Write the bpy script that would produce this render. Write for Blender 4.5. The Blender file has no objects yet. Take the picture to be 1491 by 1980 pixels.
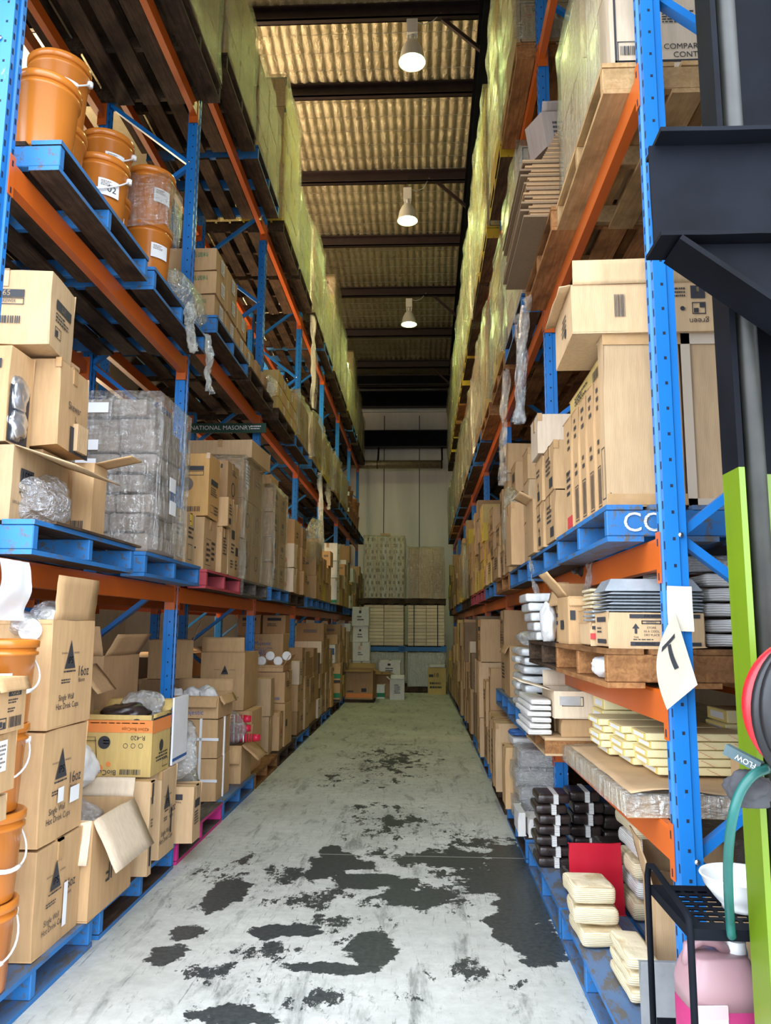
import bpy, bmesh, math, random
from mathutils import Vector, Matrix, noise
R = random.Random(7)
SC = bpy.context.scene
COL = SC.collection
PI = math.pi
# ------------------------------------------------------------------ camera
F = 1490.0
def _n(v): return v.normalized()
yw = _n(Vector((70, -225, -F)))
zw = Vector((73, 9960, -F)); zw = _n(zw - yw * zw.dot(yw))
xw = yw.cross(zw)
RIGHT = Vector((xw.x, yw.x, zw.x)); UP = Vector((xw.y, yw.y, zw.y)); BACK = Vector((xw.z, yw.z, zw.z))
EYE = Vector((0, 0, 1.55))
cam = bpy.data.objects.new('camera', bpy.data.cameras.new('camera'))
COL.objects.link(cam)
m = Matrix((RIGHT, UP, BACK)).transposed().to_4x4(); m.translation = EYE
cam.matrix_world = m
cam.data.sensor_fit = 'VERTICAL'; cam.data.sensor_height = 36; cam.data.sensor_width = 36
cam.data.lens = F / 1980 * 36; cam.data.clip_start = .05; cam.data.clip_end = 200
SC.camera = cam
def ray(px, py): return RIGHT * (px - 745.5) + UP * (990 - py) - BACK * F
def atX(px, py, X):
    d = ray(px, py); return EYE + d * (X / d.x)
def atY(px, py, Y):
    d = ray(px, py); return EYE + d * (Y / d.y)
def atZ(px, py, Z):
    d = ray(px, py); return EYE + d * ((Z - EYE.z) / d.z)
def pix(x, y, z):
    v = Vector((x, y, z)) - EYE
    k = F / -v.dot(BACK)
    return (745.5 + v.dot(RIGHT) * k, 990 - v.dot(UP) * k)

# ------------------------------------------------------------------ materials
MATS = {}
class NT:
    def __init__(s, name):
        s.m = bpy.data.materials.new(name); s.m.use_nodes = True
        s.t = s.m.node_tree; s.b = s.t.nodes['Principled BSDF']
        s.out = s.t.nodes['Material Output']
        MATS[name] = s.m
    def n(s, typ, **kw):
        nd = s.t.nodes.new(typ)
        for k, v in kw.items():
            if k.startswith('i_'):
                key = k[2:]; key = int(key) if key.isdigit() else key.replace('_', ' ')
                if isinstance(v, bpy.types.NodeSocket): s.t.links.new(v, nd.inputs[key])
                else: nd.inputs[key].default_value = v
            else: setattr(nd, k, v)
        return nd
    def l(s, a, b): s.t.links.new(a, b)
    def set(s, **kw):
        for k, v in kw.items():
            key = k.replace('_', ' ')
            if isinstance(v, bpy.types.NodeSocket): s.l(v, s.b.inputs[key])
            else: s.b.inputs[key].default_value = v
    def coord(s, kind='Object', scale=(1, 1, 1)):
        c = s.n('ShaderNodeTexCoord'); mp = s.n('ShaderNodeMapping', i_Scale=scale)
        s.l(c.outputs[kind], mp.inputs['Vector']); return mp.outputs['Vector']
    def noise(s, vec, scale=5, detail=4, rough=.5, dist=0):
        return s.n('ShaderNodeTexNoise', i_Vector=vec, i_Scale=scale, i_Detail=detail, i_Roughness=rough, i_Distortion=dist).outputs['Fac']
    def ramp(s, fac, stops):
        r = s.n('ShaderNodeValToRGB', i_Fac=fac); e = r.color_ramp.elements
        while len(e) < len(stops): e.new(.5)
        for k, (p, c) in enumerate(stops):
            e[k].position = p; e[k].color = c if len(c) == 4 else (*c, 1)
        return r.outputs['Color']
    def mix(s, fac, a, b, blend='MIX'):
        x = s.n('ShaderNodeMix', data_type='RGBA', blend_type=blend)
        for sock, v in ((x.inputs[0], fac), (x.inputs[6], a), (x.inputs[7], b)):
            if isinstance(v, bpy.types.NodeSocket): s.l(v, sock)
            elif isinstance(v, (int, float)): sock.default_value = v
            else: sock.default_value = (*v, 1) if len(v) == 3 else v
        return x.outputs[2]
    def math(s, op, a, b=0.0, c=0.0, clamp=False):
        x = s.n('ShaderNodeMath', operation=op, use_clamp=clamp)
        for i, v in enumerate((a, b, c)):
            if isinstance(v, bpy.types.NodeSocket): s.l(v, x.inputs[i])
            else: x.inputs[i].default_value = v
        return x.outputs[0]
    def bump(s, h, strength=.3, dist=.01):
        b = s.n('ShaderNodeBump', i_Height=h, i_Strength=strength, i_Distance=dist)
        s.l(b.outputs['Normal'], s.b.inputs['Normal']); return b
    def rnd(s): return s.n('ShaderNodeObjectInfo').outputs['Random']

def plain(name, col, rough=.5, metal=0, spec=.5, var=.0, nscale=8, bump=0, coat=0):
    t = NT(name); t.set(Roughness=rough, Metallic=metal)
    t.b.inputs['Specular IOR Level'].default_value = spec
    if coat: t.b.inputs['Coat Weight'].default_value = coat
    v = t.coord()
    nz = t.noise(v, nscale, 5, .6)
    lo = tuple(c * (1 - var) for c in col); hi = tuple(min(1, c * (1 + var)) for c in col)
    t.set(Base_Color=t.ramp(nz, [(.3, lo), (.7, hi)]))
    if bump: t.bump(nz, bump, .01)
    return t.m

def cardboard(name, col, var=.10):
    t = NT(name); t.set(Roughness=.78); t.b.inputs['Specular IOR Level'].default_value = .25
    v = t.coord()
    g = t.n('ShaderNodeSeparateXYZ', i_0=v)
    h = t.math('ADD', g.outputs[0], g.outputs[1])
    flute = t.math('SINE', t.math('MULTIPLY', h, 900))
    big = t.noise(v, 2.2, 3, .5); fine = t.noise(t.coord(scale=(1, 1, .12)), 45, 3, .6)
    lo = tuple(c * (1 - var) for c in col); hi = tuple(min(1, c * (1 + var)) for c in col)
    c = t.ramp(big, [(.3, lo), (.7, hi)])
    c = t.mix(.5, c, t.ramp(fine, [(.3, (.78, .77, .75)), (.65, (1.05, 1.05, 1.05))]), 'MULTIPLY')
    rr = t.ramp(t.rnd(), [(0, (.86, .85, .84)), (1, (1.08, 1.07, 1.05))])
    c = t.mix(1, c, rr, 'MULTIPLY')
    t.set(Base_Color=c)
    hgt = t.math('ADD', t.math('MULTIPLY', flute, .02), t.math('MULTIPLY', t.noise(v, 6, 2, .5), .9))
    t.bump(hgt, .35, .012)
    return t.m

def wood(name, col, dark, rough=.8, scale=(14, 1.2, 14)):
    t = NT(name); t.set(Roughness=rough); t.b.inputs['Specular IOR Level'].default_value = .2
    v = t.coord(scale=scale); a = t.noise(v, 3, 6, .65, .6); b = t.noise(t.coord(), 3.1, 4, .6)
    c = t.ramp(a, [(.3, dark), (.66, col)])
    c = t.mix(t.ramp(b, [(.42, (0, 0, 0)), (.68, (.75, .75, .75))]), c, tuple(x * .45 for x in dark))
    c = t.mix(1, c, t.ramp(t.rnd(), [(0, (.75, .75, .75)), (1, (1.15, 1.12, 1.08))]), 'MULTIPLY')
    t.set(Base_Color=c); t.bump(a, .4, .006); return t.m

def painted(name, col, under, wear=.5, rough=.6):
    t = NT(name); t.set(Roughness=rough)
    a = t.noise(t.coord(scale=(3, 1, 3)), 7, 7, .72, .3); b = t.noise(t.coord(), 1.6, 2)
    lo = tuple(x * .7 for x in col)
    base = t.ramp(b, [(.3, lo), (.7, col)])
    t.set(Base_Color=t.mix(t.ramp(a, [(wear, (0, 0, 0)), (wear + .08, (1, 1, 1))]), base, under))
    t.bump(a, .35, .006); return t.m

def metal_paint(name, col, rough=.38, scuff=.66, under=(.25, .22, .2)):
    t = NT(name); t.set(Roughness=rough)
    a = t.noise(t.coord(scale=(2, 2, 1)), 9, 8, .75, .4); b = t.noise(t.coord(), 2.0, 2)
    base = t.ramp(b, [(.3, tuple(x * .85 for x in col)), (.7, col)])
    t.set(Base_Color=t.mix(t.ramp(a, [(scuff, (0, 0, 0)), (scuff + .06, (.7, .7, .7))]), base, under))
    t.bump(t.noise(t.coord(), 30, 2), .06, .003); return t.m

CARD = {k: cardboard('cardboard_' + k, c) for k, c in dict(
    tan=(.545, .345, .172), light=(.565, .385, .215), brown=(.42, .258, .128), orange=(.58, .33, .12), pale=(.74, .60, .44),
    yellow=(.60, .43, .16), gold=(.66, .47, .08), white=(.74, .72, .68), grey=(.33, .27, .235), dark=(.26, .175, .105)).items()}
M = {}
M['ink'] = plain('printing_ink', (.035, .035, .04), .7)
M['inkblue'] = plain('blue_ink', (.03, .10, .30), .7)
M['inkgreen'] = plain('green_ink', (.02, .20, .09), .7)
M['inkred'] = plain('red_ink', (.55, .05, .05), .7)
M['inkorange'] = plain('orange_ink', (.80, .25, .06), .7)
M['inkwhite'] = plain('white_ink', (.8, .8, .8), .7)
M['inkgrey'] = plain('grey_ink', (.16, .12, .09), .7)
M['tape'] = plain('brown_tape', (.46, .28, .13), .16, spec=.6, var=.1, nscale=20)
M['cleartape'] = plain('clear_tape', (.62, .50, .37), .12, spec=.8)
M['paper'] = plain('white_paper', (.78, .78, .78), .7, var=.05)
def papers(name, col, dark, n=420):
    t = NT(name); t.set(Roughness=.72); v = t.coord()
    g = t.n('ShaderNodeSeparateXYZ', i_0=v)
    z = t.math('ADD', t.math('MULTIPLY', g.outputs[2], n), t.math('MULTIPLY', t.noise(v, 9, 3), 5))
    l = t.math('SINE', z); a = t.noise(t.coord(scale=(1, 1, 9)), 12, 5, .65)
    h = t.math('ADD', t.math('MULTIPLY', l, .35), a)
    t.set(Base_Color=t.ramp(h, [(.15, dark), (.6, col)])); t.bump(h, .5, .01); return t.m
M['cream'] = papers('cream_paper', (.76, .66, .45), (.56, .44, .25), 760)
M['napkin'] = papers('white_napkin', (.76, .74, .70), (.50, .48, .45), 640)
M['blue'] = metal_paint('blue_rack_paint', (.011, .185, .57))
M['orange'] = metal_paint('orange_rack_paint', (.60, .115, .012), .4, .68, (.16, .06, .03))
M['hole'] = plain('slot_hole', (.006, .012, .03), .8)
M['steel'] = plain('zinc_steel', (.6, .6, .6), .3, 1, var=.1)
M['purlin'] = plain('purlin_paint', (.028, .016, .018), .5, var=.3)
M['black'] = plain('black_steel_paint', (.004, .005, .008), .7, spec=.10, var=.5, nscale=3, bump=.1)
M['green'] = metal_paint('lime_green_paint', (.125, .205, .004), .4, .72, (.1, .12, .04))
M['pwood'] = wood('old_pallet_wood', (.115, .07, .042), (.028, .019, .014))
M['pine'] = wood('new_pine_wood', (.66, .43, .21), (.46, .27, .11))
M['redwood'] = wood('red_pallet_wood', (.42, .20, .075), (.20, .085, .03))
M['pgrey'] = wood('grey_pallet_wood', (.23, .20, .17), (.09, .08, .07))
M['pblue'] = painted('worn_blue_paint', (.02, .17, .46), (.085, .09, .10), .53)
M['pbluedeck'] = painted('worn_blue_deck', (.10, .19, .36), (.12, .11, .10), .48)
M['pred'] = painted('worn_red_paint', (.48, .055, .075), (.16, .05, .05), .60)
M['pyellow'] = painted('worn_yellow_paint', (.62, .40, .02), (.2, .12, .05), .60)
M['pgreen'] = painted('worn_green_paint', (.01, .16, .08), (.05, .05, .04), .62)
M['ppink'] = painted('worn_pink_paint', (.62, .02, .22), (.3, .05, .1), .64)
M['bucket'] = plain('orange_bucket_plastic', (.52, .165, .022), .22, spec=.55, var=.05, nscale=3)
M['bucketfar'] = plain('brown_bucket_plastic', (.36, .16, .07), .35, var=.05)
M['whiteplastic'] = plain('white_plastic', (.80, .80, .80), .3, var=.03)
M['cup'] = plain('paper_cup_white', (.80, .78, .75), .45, var=.04)
M['redcup'] = plain('red_paper_cup', (.62, .012, .05), .4, var=.1)
M['foiltray'] = plain('aluminium_tray', (.62, .64, .67), .32, .85, var=.15)
M['trayplastic'] = plain('grey_tray_plastic', (.33, .36, .38), .2, var=.2, spec=.7)
M['darktray'] = plain('dark_brown_tray', (.030, .020, .017), .3, var=.5, nscale=20, bump=.3)
M['ryellow'] = plain('yellow_ream_wrap', (.80, .63, .20), .45, var=.07)
M['ream'] = plain('cream_ream_wrap', (.84, .73, .40), .4, var=.05)
M['redboard'] = plain('red_board', (.42, .004, .02), .35, var=.1)
M['greyboard'] = plain('grey_board', (.24, .245, .25), .55, var=.2, bump=.1)
M['bowl'] = plain('white_enamel', (.80, .80, .78), .15, var=.03)
M['hose'] = plain('teal_hose', (.008, .10, .085), .35, var=.15)
M['blackrubber'] = plain('black_rubber', (.008, .008, .01), .4, var=.2)
M['redplastic'] = plain('red_plastic', (.65, .012, .02), .3)
M['pipe'] = plain('old_grey_pipe', (.022, .022, .018), .55, var=.45, nscale=6, bump=.15)
M['duct'] = plain('insulated_duct', (.30, .22, .15), .4, .4, var=.3, nscale=12, bump=.3)
M['ply'] = plain('plywood_sheet', (.50, .33, .17), .6, var=.12, nscale=5)
M['kraft'] = plain('kraft_sheet', (.52, .35, .19), .65, var=.15, nscale=4, bump=.2)
M['shade'] = plain('lamp_shade_enamel', (.75, .76, .74), .35)
M['teal'] = plain('dark_teal_paint', (.05, .09, .10), .5, var=.4)
M['graybundle'] = CARD['grey']
M['parcel'] = CARD['dark'] if False else CARD['brown']
M['tapey'] = plain('yellow_tape', (.75, .48, .05), .3)
M['whitefilm'] = plain('white_film_wrap', (.62, .63, .62), .22, var=.2, nscale=22, bump=.5)
M['inkpink'] = plain('pink_ink', (.8, .35, .35), .6)
M['skin'] = plain('grey_work_cloth', (.045, .045, .05), .8, var=.3, bump=.3)

for k_, v_ in CARD.items(): M.setdefault(k_, v_)
for k_ in ('brown', 'white', 'light', 'pale'): M[k_] = CARD[k_]
def film(name, tint=(.9, .92, .86), clear=.62, rough=.16, scale=(9, 9, 2.2), streak=1.0):
    t = NT(name); v = t.coord(scale=scale)
    a = t.noise(v, 2.6, 6, .62, 1.3); b = t.noise(t.coord(scale=(5, 5, 16)), 2.0, 4, .6, .8)
    h = t.math('ADD', a, t.math('MULTIPLY', b, .55))
    bp = t.n('ShaderNodeBump', i_Height=h, i_Strength=streak, i_Distance=.035)
    gl = t.n('ShaderNodeBsdfGlossy', i_Color=(*tint, 1), i_Roughness=rough); t.l(bp.outputs[0], gl.inputs['Normal'])
    df = t.n('ShaderNodeBsdfDiffuse', i_Color=(*[x * .85 for x in tint], 1)); t.l(bp.outputs[0], df.inputs['Normal'])
    mx = t.n('ShaderNodeMixShader', i_0=.18); t.l(gl.outputs[0], mx.inputs[1]); t.l(df.outputs[0], mx.inputs[2])
    tr = t.n('ShaderNodeBsdfTransparent', i_Color=(.97, .98, .95, 1))
    fac = t.math('MULTIPLY_ADD', t.ramp(h, [(.55, (0, 0, 0)), (1.0, (1, 1, 1))]), .48, 1 - clear - .14, True)
    m2 = t.n('ShaderNodeMixShader', i_0=fac); t.l(tr.outputs[0], m2.inputs[1]); t.l(mx.outputs[0], m2.inputs[2])
    t.l(m2.outputs[0], t.out.inputs['Surface']); return t.m
M['film'] = film('clear_stretch_film')
M['filmclear'] = film('thin_clear_film', (.92, .92, .90), .80)
M['whitebag'] = plain('white_bag_plastic', (.72, .71, .69), .4, var=.12, nscale=12, bump=.35)
M['maskingtape'] = plain('masking_tape', (.68, .62, .50), .6, var=.1)
M['signgreen'] = plain('dark_green_sign', (.008, .055, .03), .5)
M['filmy'] = film('yellowish_stretch_film', (.86, .86, .74), .68)
M['filmg'] = film('greenish_stretch_film', (.78, .84, .68), .68)
M['bag'] = film('clear_plastic_bag', (.92, .93, .95), .55, .12, (14, 14, 14), .8)

# ------------------------------------------------------------------ mesh building
class MB:
    """collects simple solids; build() links them as one mesh object"""
    def __init__(s): s.bm = bmesh.new(); s.mats = []
    def mi(s, mat):
        if mat not in s.mats: s.mats.append(mat)
        return s.mats.index(mat)
    def _own(s, n0, mat):
        s.bm.faces.ensure_lookup_table(); k = s.mi(mat)
        for f in s.bm.faces[n0:]: f.material_index = k
    def box(s, a, b, mat=None, mx=None, side=None):
        n0 = len(s.bm.faces)
        vs = [s.bm.verts.new((x, y, z)) for x in (a[0], b[0]) for y in (a[1], b[1]) for z in (a[2], b[2])]
        if mx is not None:
            for v in vs: v.co = mx @ v.co
        for q in ((0, 1, 3, 2), (4, 6, 7, 5), (0, 4, 5, 1), (2, 3, 7, 6), (0, 2, 6, 4), (1, 5, 7, 3)):
            s.bm.faces.new([vs[i] for i in q])
        s._own(n0, mat)
        if side is not None:
            k = s.mi(side); s.bm.faces.ensure_lookup_table()
            for i, f in enumerate(s.bm.faces[n0:]):
                if i < 4: f.material_index = k
        return s
    def poly(s, pts, mat=None):
        n0 = len(s.bm.faces); s.bm.faces.new([s.bm.verts.new(p) for p in pts]); s._own(n0, mat); return s
    def bar(s, p, q, w, h, mat=None, up=(0, 0, 1)):
        p, q = Vector(p), Vector(q); d = q - p; L = d.length; d.normalize()
        u = Vector(up); sd = d.cross(u)
        if sd.length < 1e-4: sd = d.cross(Vector((1, 0, 0)))
        sd.normalize(); u = sd.cross(d)
        mx = Matrix((sd, d, u)).transposed().to_4x4(); mx.translation = p
        return s.box((-w / 2, 0, -h / 2), (w / 2, L, h / 2), mat, mx)
    def prism(s, prof, z0, z1, mat=None, mx=None):
        n0 = len(s.bm.faces)
        a = [s.bm.verts.new((x, y, z0)) for x, y in prof]; b = [s.bm.verts.new((x, y, z1)) for x, y in prof]
        if mx is not None:
            for v in a + b: v.co = mx @ v.co
        n = len(prof)
        for i in range(n): s.bm.faces.new((a[i], a[(i + 1) % n], b[(i + 1) % n], b[i]))
        s.bm.faces.new(a[::-1]); s.bm.faces.new(b); s._own(n0, mat); return s
    def lathe(s, prof, seg=32, mat=None, loc=(0, 0, 0), arc=2 * PI):
        n0 = len(s.bm.faces); rings = []
        for r, z in prof:
            rings.append([s.bm.verts.new((loc[0] + r * math.cos(i * 2 * PI / seg), loc[1] + r * math.sin(i * 2 * PI / seg), loc[2] + z)) for i in range(seg)])
        for a, b in zip(rings, rings[1:]):
            for i in range(seg): s.bm.faces.new((a[i], a[(i + 1) % seg], b[(i + 1) % seg], b[i]))
        if prof[0][0] > 1e-4: s.bm.faces.new(rings[0][::-1])
        if prof[-1][0] > 1e-4: s.bm.faces.new(rings[-1])
        s._own(n0, mat)
        for f in s.bm.faces[n0:]: f.smooth = True
        return s
    def tube(s, pts, r, mat=None, seg=10, cap=True):
        n0 = len(s.bm.faces); pts = [Vector(p) for p in pts]; rings = []; u = None
        for i, p in enumerate(pts):
            d = (pts[min(i + 1, len(pts) - 1)] - pts[max(i - 1, 0)]).normalized()
            if u is None: u = d.orthogonal().normalized()
            u = (u - d * u.dot(d)).normalized(); w = d.cross(u)
            rr = r[i] if isinstance(r, (list, tuple)) else r
            rings.append([s.bm.verts.new(p + (u * math.cos(k * 2 * PI / seg) + w * math.sin(k * 2 * PI / seg)) * rr) for k in range(seg)])
        for a, b in zip(rings, rings[1:]):
            for i in range(seg): s.bm.faces.new((a[i], a[(i + 1) % seg], b[(i + 1) % seg], b[i]))
        if cap: s.bm.faces.new(rings[0][::-1]); s.bm.faces.new(rings[-1])
        s._own(n0, mat)
        for f in s.bm.faces[n0:]: f.smooth = True
        return s
    def gridbox(s, a, b, n=(3, 3, 3), amp=0.004, freq=6, seed=0, mat=None, skip=()):
        """closed box with subdivided, gently dented faces"""
        n0 = len(s.bm.faces); V = {}
        o = Vector((seed * 3.1, seed * 1.7, seed * .9)); c = (Vector(a) + Vector(b)) / 2
        def vert(i, j, k):
            if (i, j, k) not in V:
                p = Vector(a[q] + (b[q] - a[q]) * t / n[q] for q, t in enumerate((i, j, k)))
                d = noise.noise_vector(p * freq + o) * amp
                V[i, j, k] = s.bm.verts.new(p + d)
            return V[i, j, k]
        for ax in range(3):
            u, w = [q for q in range(3) if q != ax]
            for side in (0, n[ax]):
                if (ax, side > 0) in skip: continue
                for i in range(n[u]):
                    for j in range(n[w]):
                        q = []
                        for di, dj in ((0, 0), (1, 0), (1, 1), (0, 1)):
                            t = [0, 0, 0]; t[ax] = side; t[u] = i + di; t[w] = j + dj; q.append(vert(*t))
                        s.bm.faces.new(q)
        s._own(n0, mat); return s
    def roundbox(s, a, b, r, n=(4, 4, 2), amp=.0, freq=7, seed=0, mat=None):
        n0 = len(s.bm.faces); a, b = Vector(a), Vector(b); V = {}; o = Vector((seed * 3.1, seed * 1.7, seed * .9))
        r = min(r, .45 * min(b - a))
        st = []
        for q in range(3):
            L = b[q] - a[q]; k = max(1, n[q])
            st.append([0, .3 * r, r] + [r + (L - 2 * r) * i / k for i in range(1, k)] + [L - r, L - .3 * r, L])
        def vert(t):
            if t not in V:
                p = Vector([a[q] + st[q][t[q]] for q in range(3)])
                i = Vector([min(max(p[q], a[q] + r), b[q] - r) for q in range(3)])
                d = p - i
                if d.length > 1e-9:
                    p = i + d.normalized() * r if sum(abs(x) > 1e-9 for x in d) > 1 else p
                V[t] = s.bm.verts.new(p + noise.noise_vector(p * freq + o) * amp)
            return V[t]
        for ax in range(3):
            u, w = [q for q in range(3) if q != ax]
            for side in (0, len(st[ax]) - 1):
                for i in range(len(st[u]) - 1):
                    for j in range(len(st[w]) - 1):
                        q = []
                        for di, dj in ((0, 0), (1, 0), (1, 1), (0, 1)):
                            t = [0, 0, 0]; t[ax] = side; t[u] = i + di; t[w] = j + dj; q.append(vert(tuple(t)))
                        s.bm.faces.new(q)
        s._own(n0, mat)
        for f in s.bm.faces[n0:]: f.smooth = True
        return s
    def sheet(s, fn, nu, nv, mat=None):
        n0 = len(s.bm.faces)
        g = [[s.bm.verts.new(fn(i / nu, j / nv)) for j in range(nv + 1)] for i in range(nu + 1)]
        for i in range(nu):
            for j in range(nv): s.bm.faces.new((g[i][j], g[i + 1][j], g[i + 1][j + 1], g[i][j + 1]))
        s._own(n0, mat)
        for f in s.bm.faces[n0:]: f.smooth = True
        return s
    def smooth(s):
        for f in s.bm.faces: f.smooth = True
        return s
    def bevel(s, w=.004, seg=2):
        bmesh.ops.remove_doubles(s.bm, verts=s.bm.verts, dist=1e-5)
        e = [x for x in s.bm.edges if len(x.link_faces) == 2 and x.calc_face_angle(0) > .6]
        bmesh.ops.bevel(s.bm, geom=e, offset=w, segments=seg, profile=.6, affect='EDGES', clamp_overlap=True); return s
    def mesh(s, name):
        bmesh.ops.recalc_face_normals(s.bm, faces=s.bm.faces)
        me = bpy.data.meshes.new(name); s.bm.to_mesh(me); s.bm.free()
        for mt in s.mats: me.materials.append(mt)
        return me
    def build(s, name, parent=None, loc=None, rz=0):
        return link(name, s.mesh(name), parent, loc, rz)
def link(name, data, parent=None, loc=None, rz=0):
    o = bpy.data.objects.new(name, data); COL.objects.link(o)
    if parent is not None: o.parent = parent
    if loc is not None: o.location = loc
    if rz: o.rotation_euler.z = rz
    return o
LONG = []
def tag(o, label, cat, group=None, kind=None):
    if len(label.split()) > 16: LONG.append(label)
    o['label'] = label; o['category'] = cat
    if group: o['group'] = group
    if kind: o['kind'] = kind
    return o
def thing(name, label, cat, loc=(0, 0, 0), rz=0, group=None, kind=None):
    o = link(name, None, None, loc, rz); o.empty_display_size = .1
    return tag(o, label, cat, group, kind)
def struct(mb, name, label=None):
    o = mb.build(name); o['kind'] = 'structure'
    if label: o['label'] = label
    return o
ORD = ['nearest', 'second', 'third', 'fourth', 'fifth', 'sixth', 'seventh', 'eighth', 'ninth', 'tenth', 'eleventh', 'twelfth', 'thirteenth', 'fourteenth', 'fifteenth', 'sixteenth']
LOW = ['bottom', 'second', 'third', 'fourth', 'fifth', 'sixth', 'seventh', 'eighth', 'ninth', 'tenth', 'eleventh']
RACK = {'L': 'bucket rack', 'R': 'T-sign rack'}
# ------------------------------------------------------------------ racks: measured layout
XL, XR = -1.867, .905            # aisle faces of the two racks
BAY = 2.77
UY = {'L': [3.07, 5.785] + [5.785 + BAY * k for k in range(1, 7)], 'R': [2.89, 5.45, 8.3, 11.05, 13.8, 16.55, 19.3, 22.05]}
# top of the beams, level by level
LV = {'L': lambda b: [1.85, 3.65 if b == 0 else 3.945, 5.87 if b == 0 else 6.30],
      'R': lambda b: [1.90, 3.875 if b == 0 else 3.92, 6.04]}
def roofz(Y): return 10.64 - .08 * Y
WALLY = 23.3

# ------------------------------------------------------------------ floor
def make_floor():
    t = NT('concrete_floor'); t.set(Roughness=.5); t.b.inputs['Specular IOR Level'].default_value = .35
    P = t.coord()
    n1 = t.noise(P, 1.3, 6, .6); n2 = t.noise(P, 14, 6, .7); n3 = t.noise(t.coord(scale=(1.6, .35, 1)), 4.5, 7, .7, .4)
    base = t.ramp(n1, [(.3, (.47, .475, .44)), (.7, (.64, .645, .60))])
    base = t.mix(.6, base, t.ramp(n2, [(.3, (.72, .72, .72)), (.62, (1.06, 1.06, 1.06))]), 'MULTIPLY')
    scr = t.ramp(n3, [(.33, (.16, .18, .18)), (.46, (1, 1, 1))])          # fine wear
    base = t.mix(.6, base, scr, 'MULTIPLY')
    # drag scratches along the aisle
    sc2 = t.noise(t.coord(scale=(7, .5, 1)), 6, 5, .75, .3)
    base = t.mix(.7, base, t.ramp(sc2, [(.31, (.18, .19, .19)), (.40, (1, 1, 1))]), 'MULTIPLY')
    # spilled dark patches: each an ellipse with a ragged edge
    D = t.n('ShaderNodeTexNoise', i_Vector=P, i_Scale=5.5, i_Detail=9, i_Roughness=.70).outputs['Fac']
    D2 = t.noise(t.coord(scale=(1, .55, 1)), 6.5, 10, .78)
    best = None
    def blob(px, py, rx, ry, soft):
        nonlocal best
        c = atZ(px, py, 0)
        q = t.n('ShaderNodeVectorMath', operation='SUBTRACT', i_0=P, i_1=(c.x, c.y, 0)).outputs[0]
        q = t.n('ShaderNodeVectorMath', operation='MULTIPLY', i_0=q, i_1=(1 / rx, 1 / ry, 0)).outputs[0]
        d = t.n('ShaderNodeVectorMath', operation='LENGTH', i_0=q).outputs[1]
        w = t.math('MULTIPLY', t.math('SUBTRACT', D if soft < 4 else D2, .5), soft)
        d = t.math('ADD', d, w)
        if soft >= 4: d = t.math('ADD', d, .72)
        best = d if best is None else t.math('SMOOTH_MIN', best, d, .12)
    for b in ((655, 1668, .21, .26, 2.4), (640, 1650, .09, .2, 1.6), (615, 1690, .10, .12, 1.8), (445, 1720, .12, .22, 2.6), (415, 1745, .10, .16, 2.6),
              (362, 1803, .10, .10, 2.6), (320, 1846, .10, .11, 2.8), (520, 1803, .08, .13, 1.7), (722, 1838, .14, .22, 2.2),
              (720, 1705, .30, .17, 3.3), (800, 1735, .28, .15, 3.5), (880, 1660, .32, .22, 3.3), (560, 1800, .2, .08, 3.6), (640, 1870, .2, .07, 3.7), (965, 1705, .30, .32, 2.6), (1015, 1750, .16, .55, 2.6), (850, 1690, .34, .22, 4.0), (1045, 1830, .15, .22, 2.4), (985, 1660, .2, .45, 3), (1000, 1795, .16, .25, 2.6),
              (480, 1660, .10, .6, 5), (760, 1655, .5, .3, 6), (620, 1730, .45, .35, 7), (650, 1790, .4, .25, 7), (560, 1690, .3, .4, 6.5),
              (420, 1880, .24, .22, 6), (450, 1965, .16, .10, 3.2), (430, 1690, .22, .4, 6.5), (760, 1590, .45, .8, 7.5), (700, 1560, .2, .2, 6), (820, 1730, .35, .4, 7),
              (640, 1505, .2, .6, 6.5), (905, 1640, .35, .8, 6.5), (600, 1930, .25, .12, 7), (800, 1930, .1, .12, 5), (760, 1470, .6, 1.6, 8), (500, 1840, .3, .2, 7), (900, 1880, .3, .2, 7.5)):
        blob(*b)
    msk = t.ramp(best, [(.93, (1, 1, 1)), (1.0, (0, 0, 0))])
    rough = t.noise(P, 40, 3)
    dark = t.ramp(rough, [(.3, (.028, .033, .036)), (.7, (.055, .062, .066))])
    sp = t.noise(t.coord(scale=(1.0, .42, 1)), 17, 10, .80, .5); lf = t.noise(P, .9, 4, .6)
    spk = t.ramp(t.math('ADD', sp, t.math('MULTIPLY', t.math('SUBTRACT', lf, .5), .42)), [(.345, (.24, .26, .25)), (.42, (1, 1, 1))])
    base = t.mix(.75, base, spk, 'MULTIPLY')
    c = t.mix(msk, base, dark)
    # slab joints
    g = t.n('ShaderNodeSeparateXYZ', i_0=P)
    jl = None
    for Y in (8.35, 13.2, 5.6):
        d = t.math('LESS_THAN', t.math('ABSOLUTE', t.math('SUBTRACT', g.outputs[1], Y)), .006)
        jl = d if jl is None else t.math('MAXIMUM', jl, d)
    c = t.mix(t.math('MULTIPLY', jl, .5), c, (.6, .62, .55))
    t.set(Base_Color=c)
    t.set(Roughness=t.math('SUBTRACT', .52, t.math('MULTIPLY', t.n('ShaderNodeRGBToBW', i_0=msk).outputs[0], .14)))
    t.bump(n2, .12, .01)
    mb = MB(); mb.box((-9, 1.2, -.2), (6, WALLY + .3, 0), t.m)
    struct(mb, 'floor', 'worn pale concrete floor with dark spilled patches')
make_floor()
ap = plain('outside_concrete', (.36, .36, .34), .85, var=.15, nscale=3); mb = MB(); mb.box((-25, -30, -.2), (25, 1.2, -.004), ap); struct(mb, 'ground', 'concrete yard outside the doorway')

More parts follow.
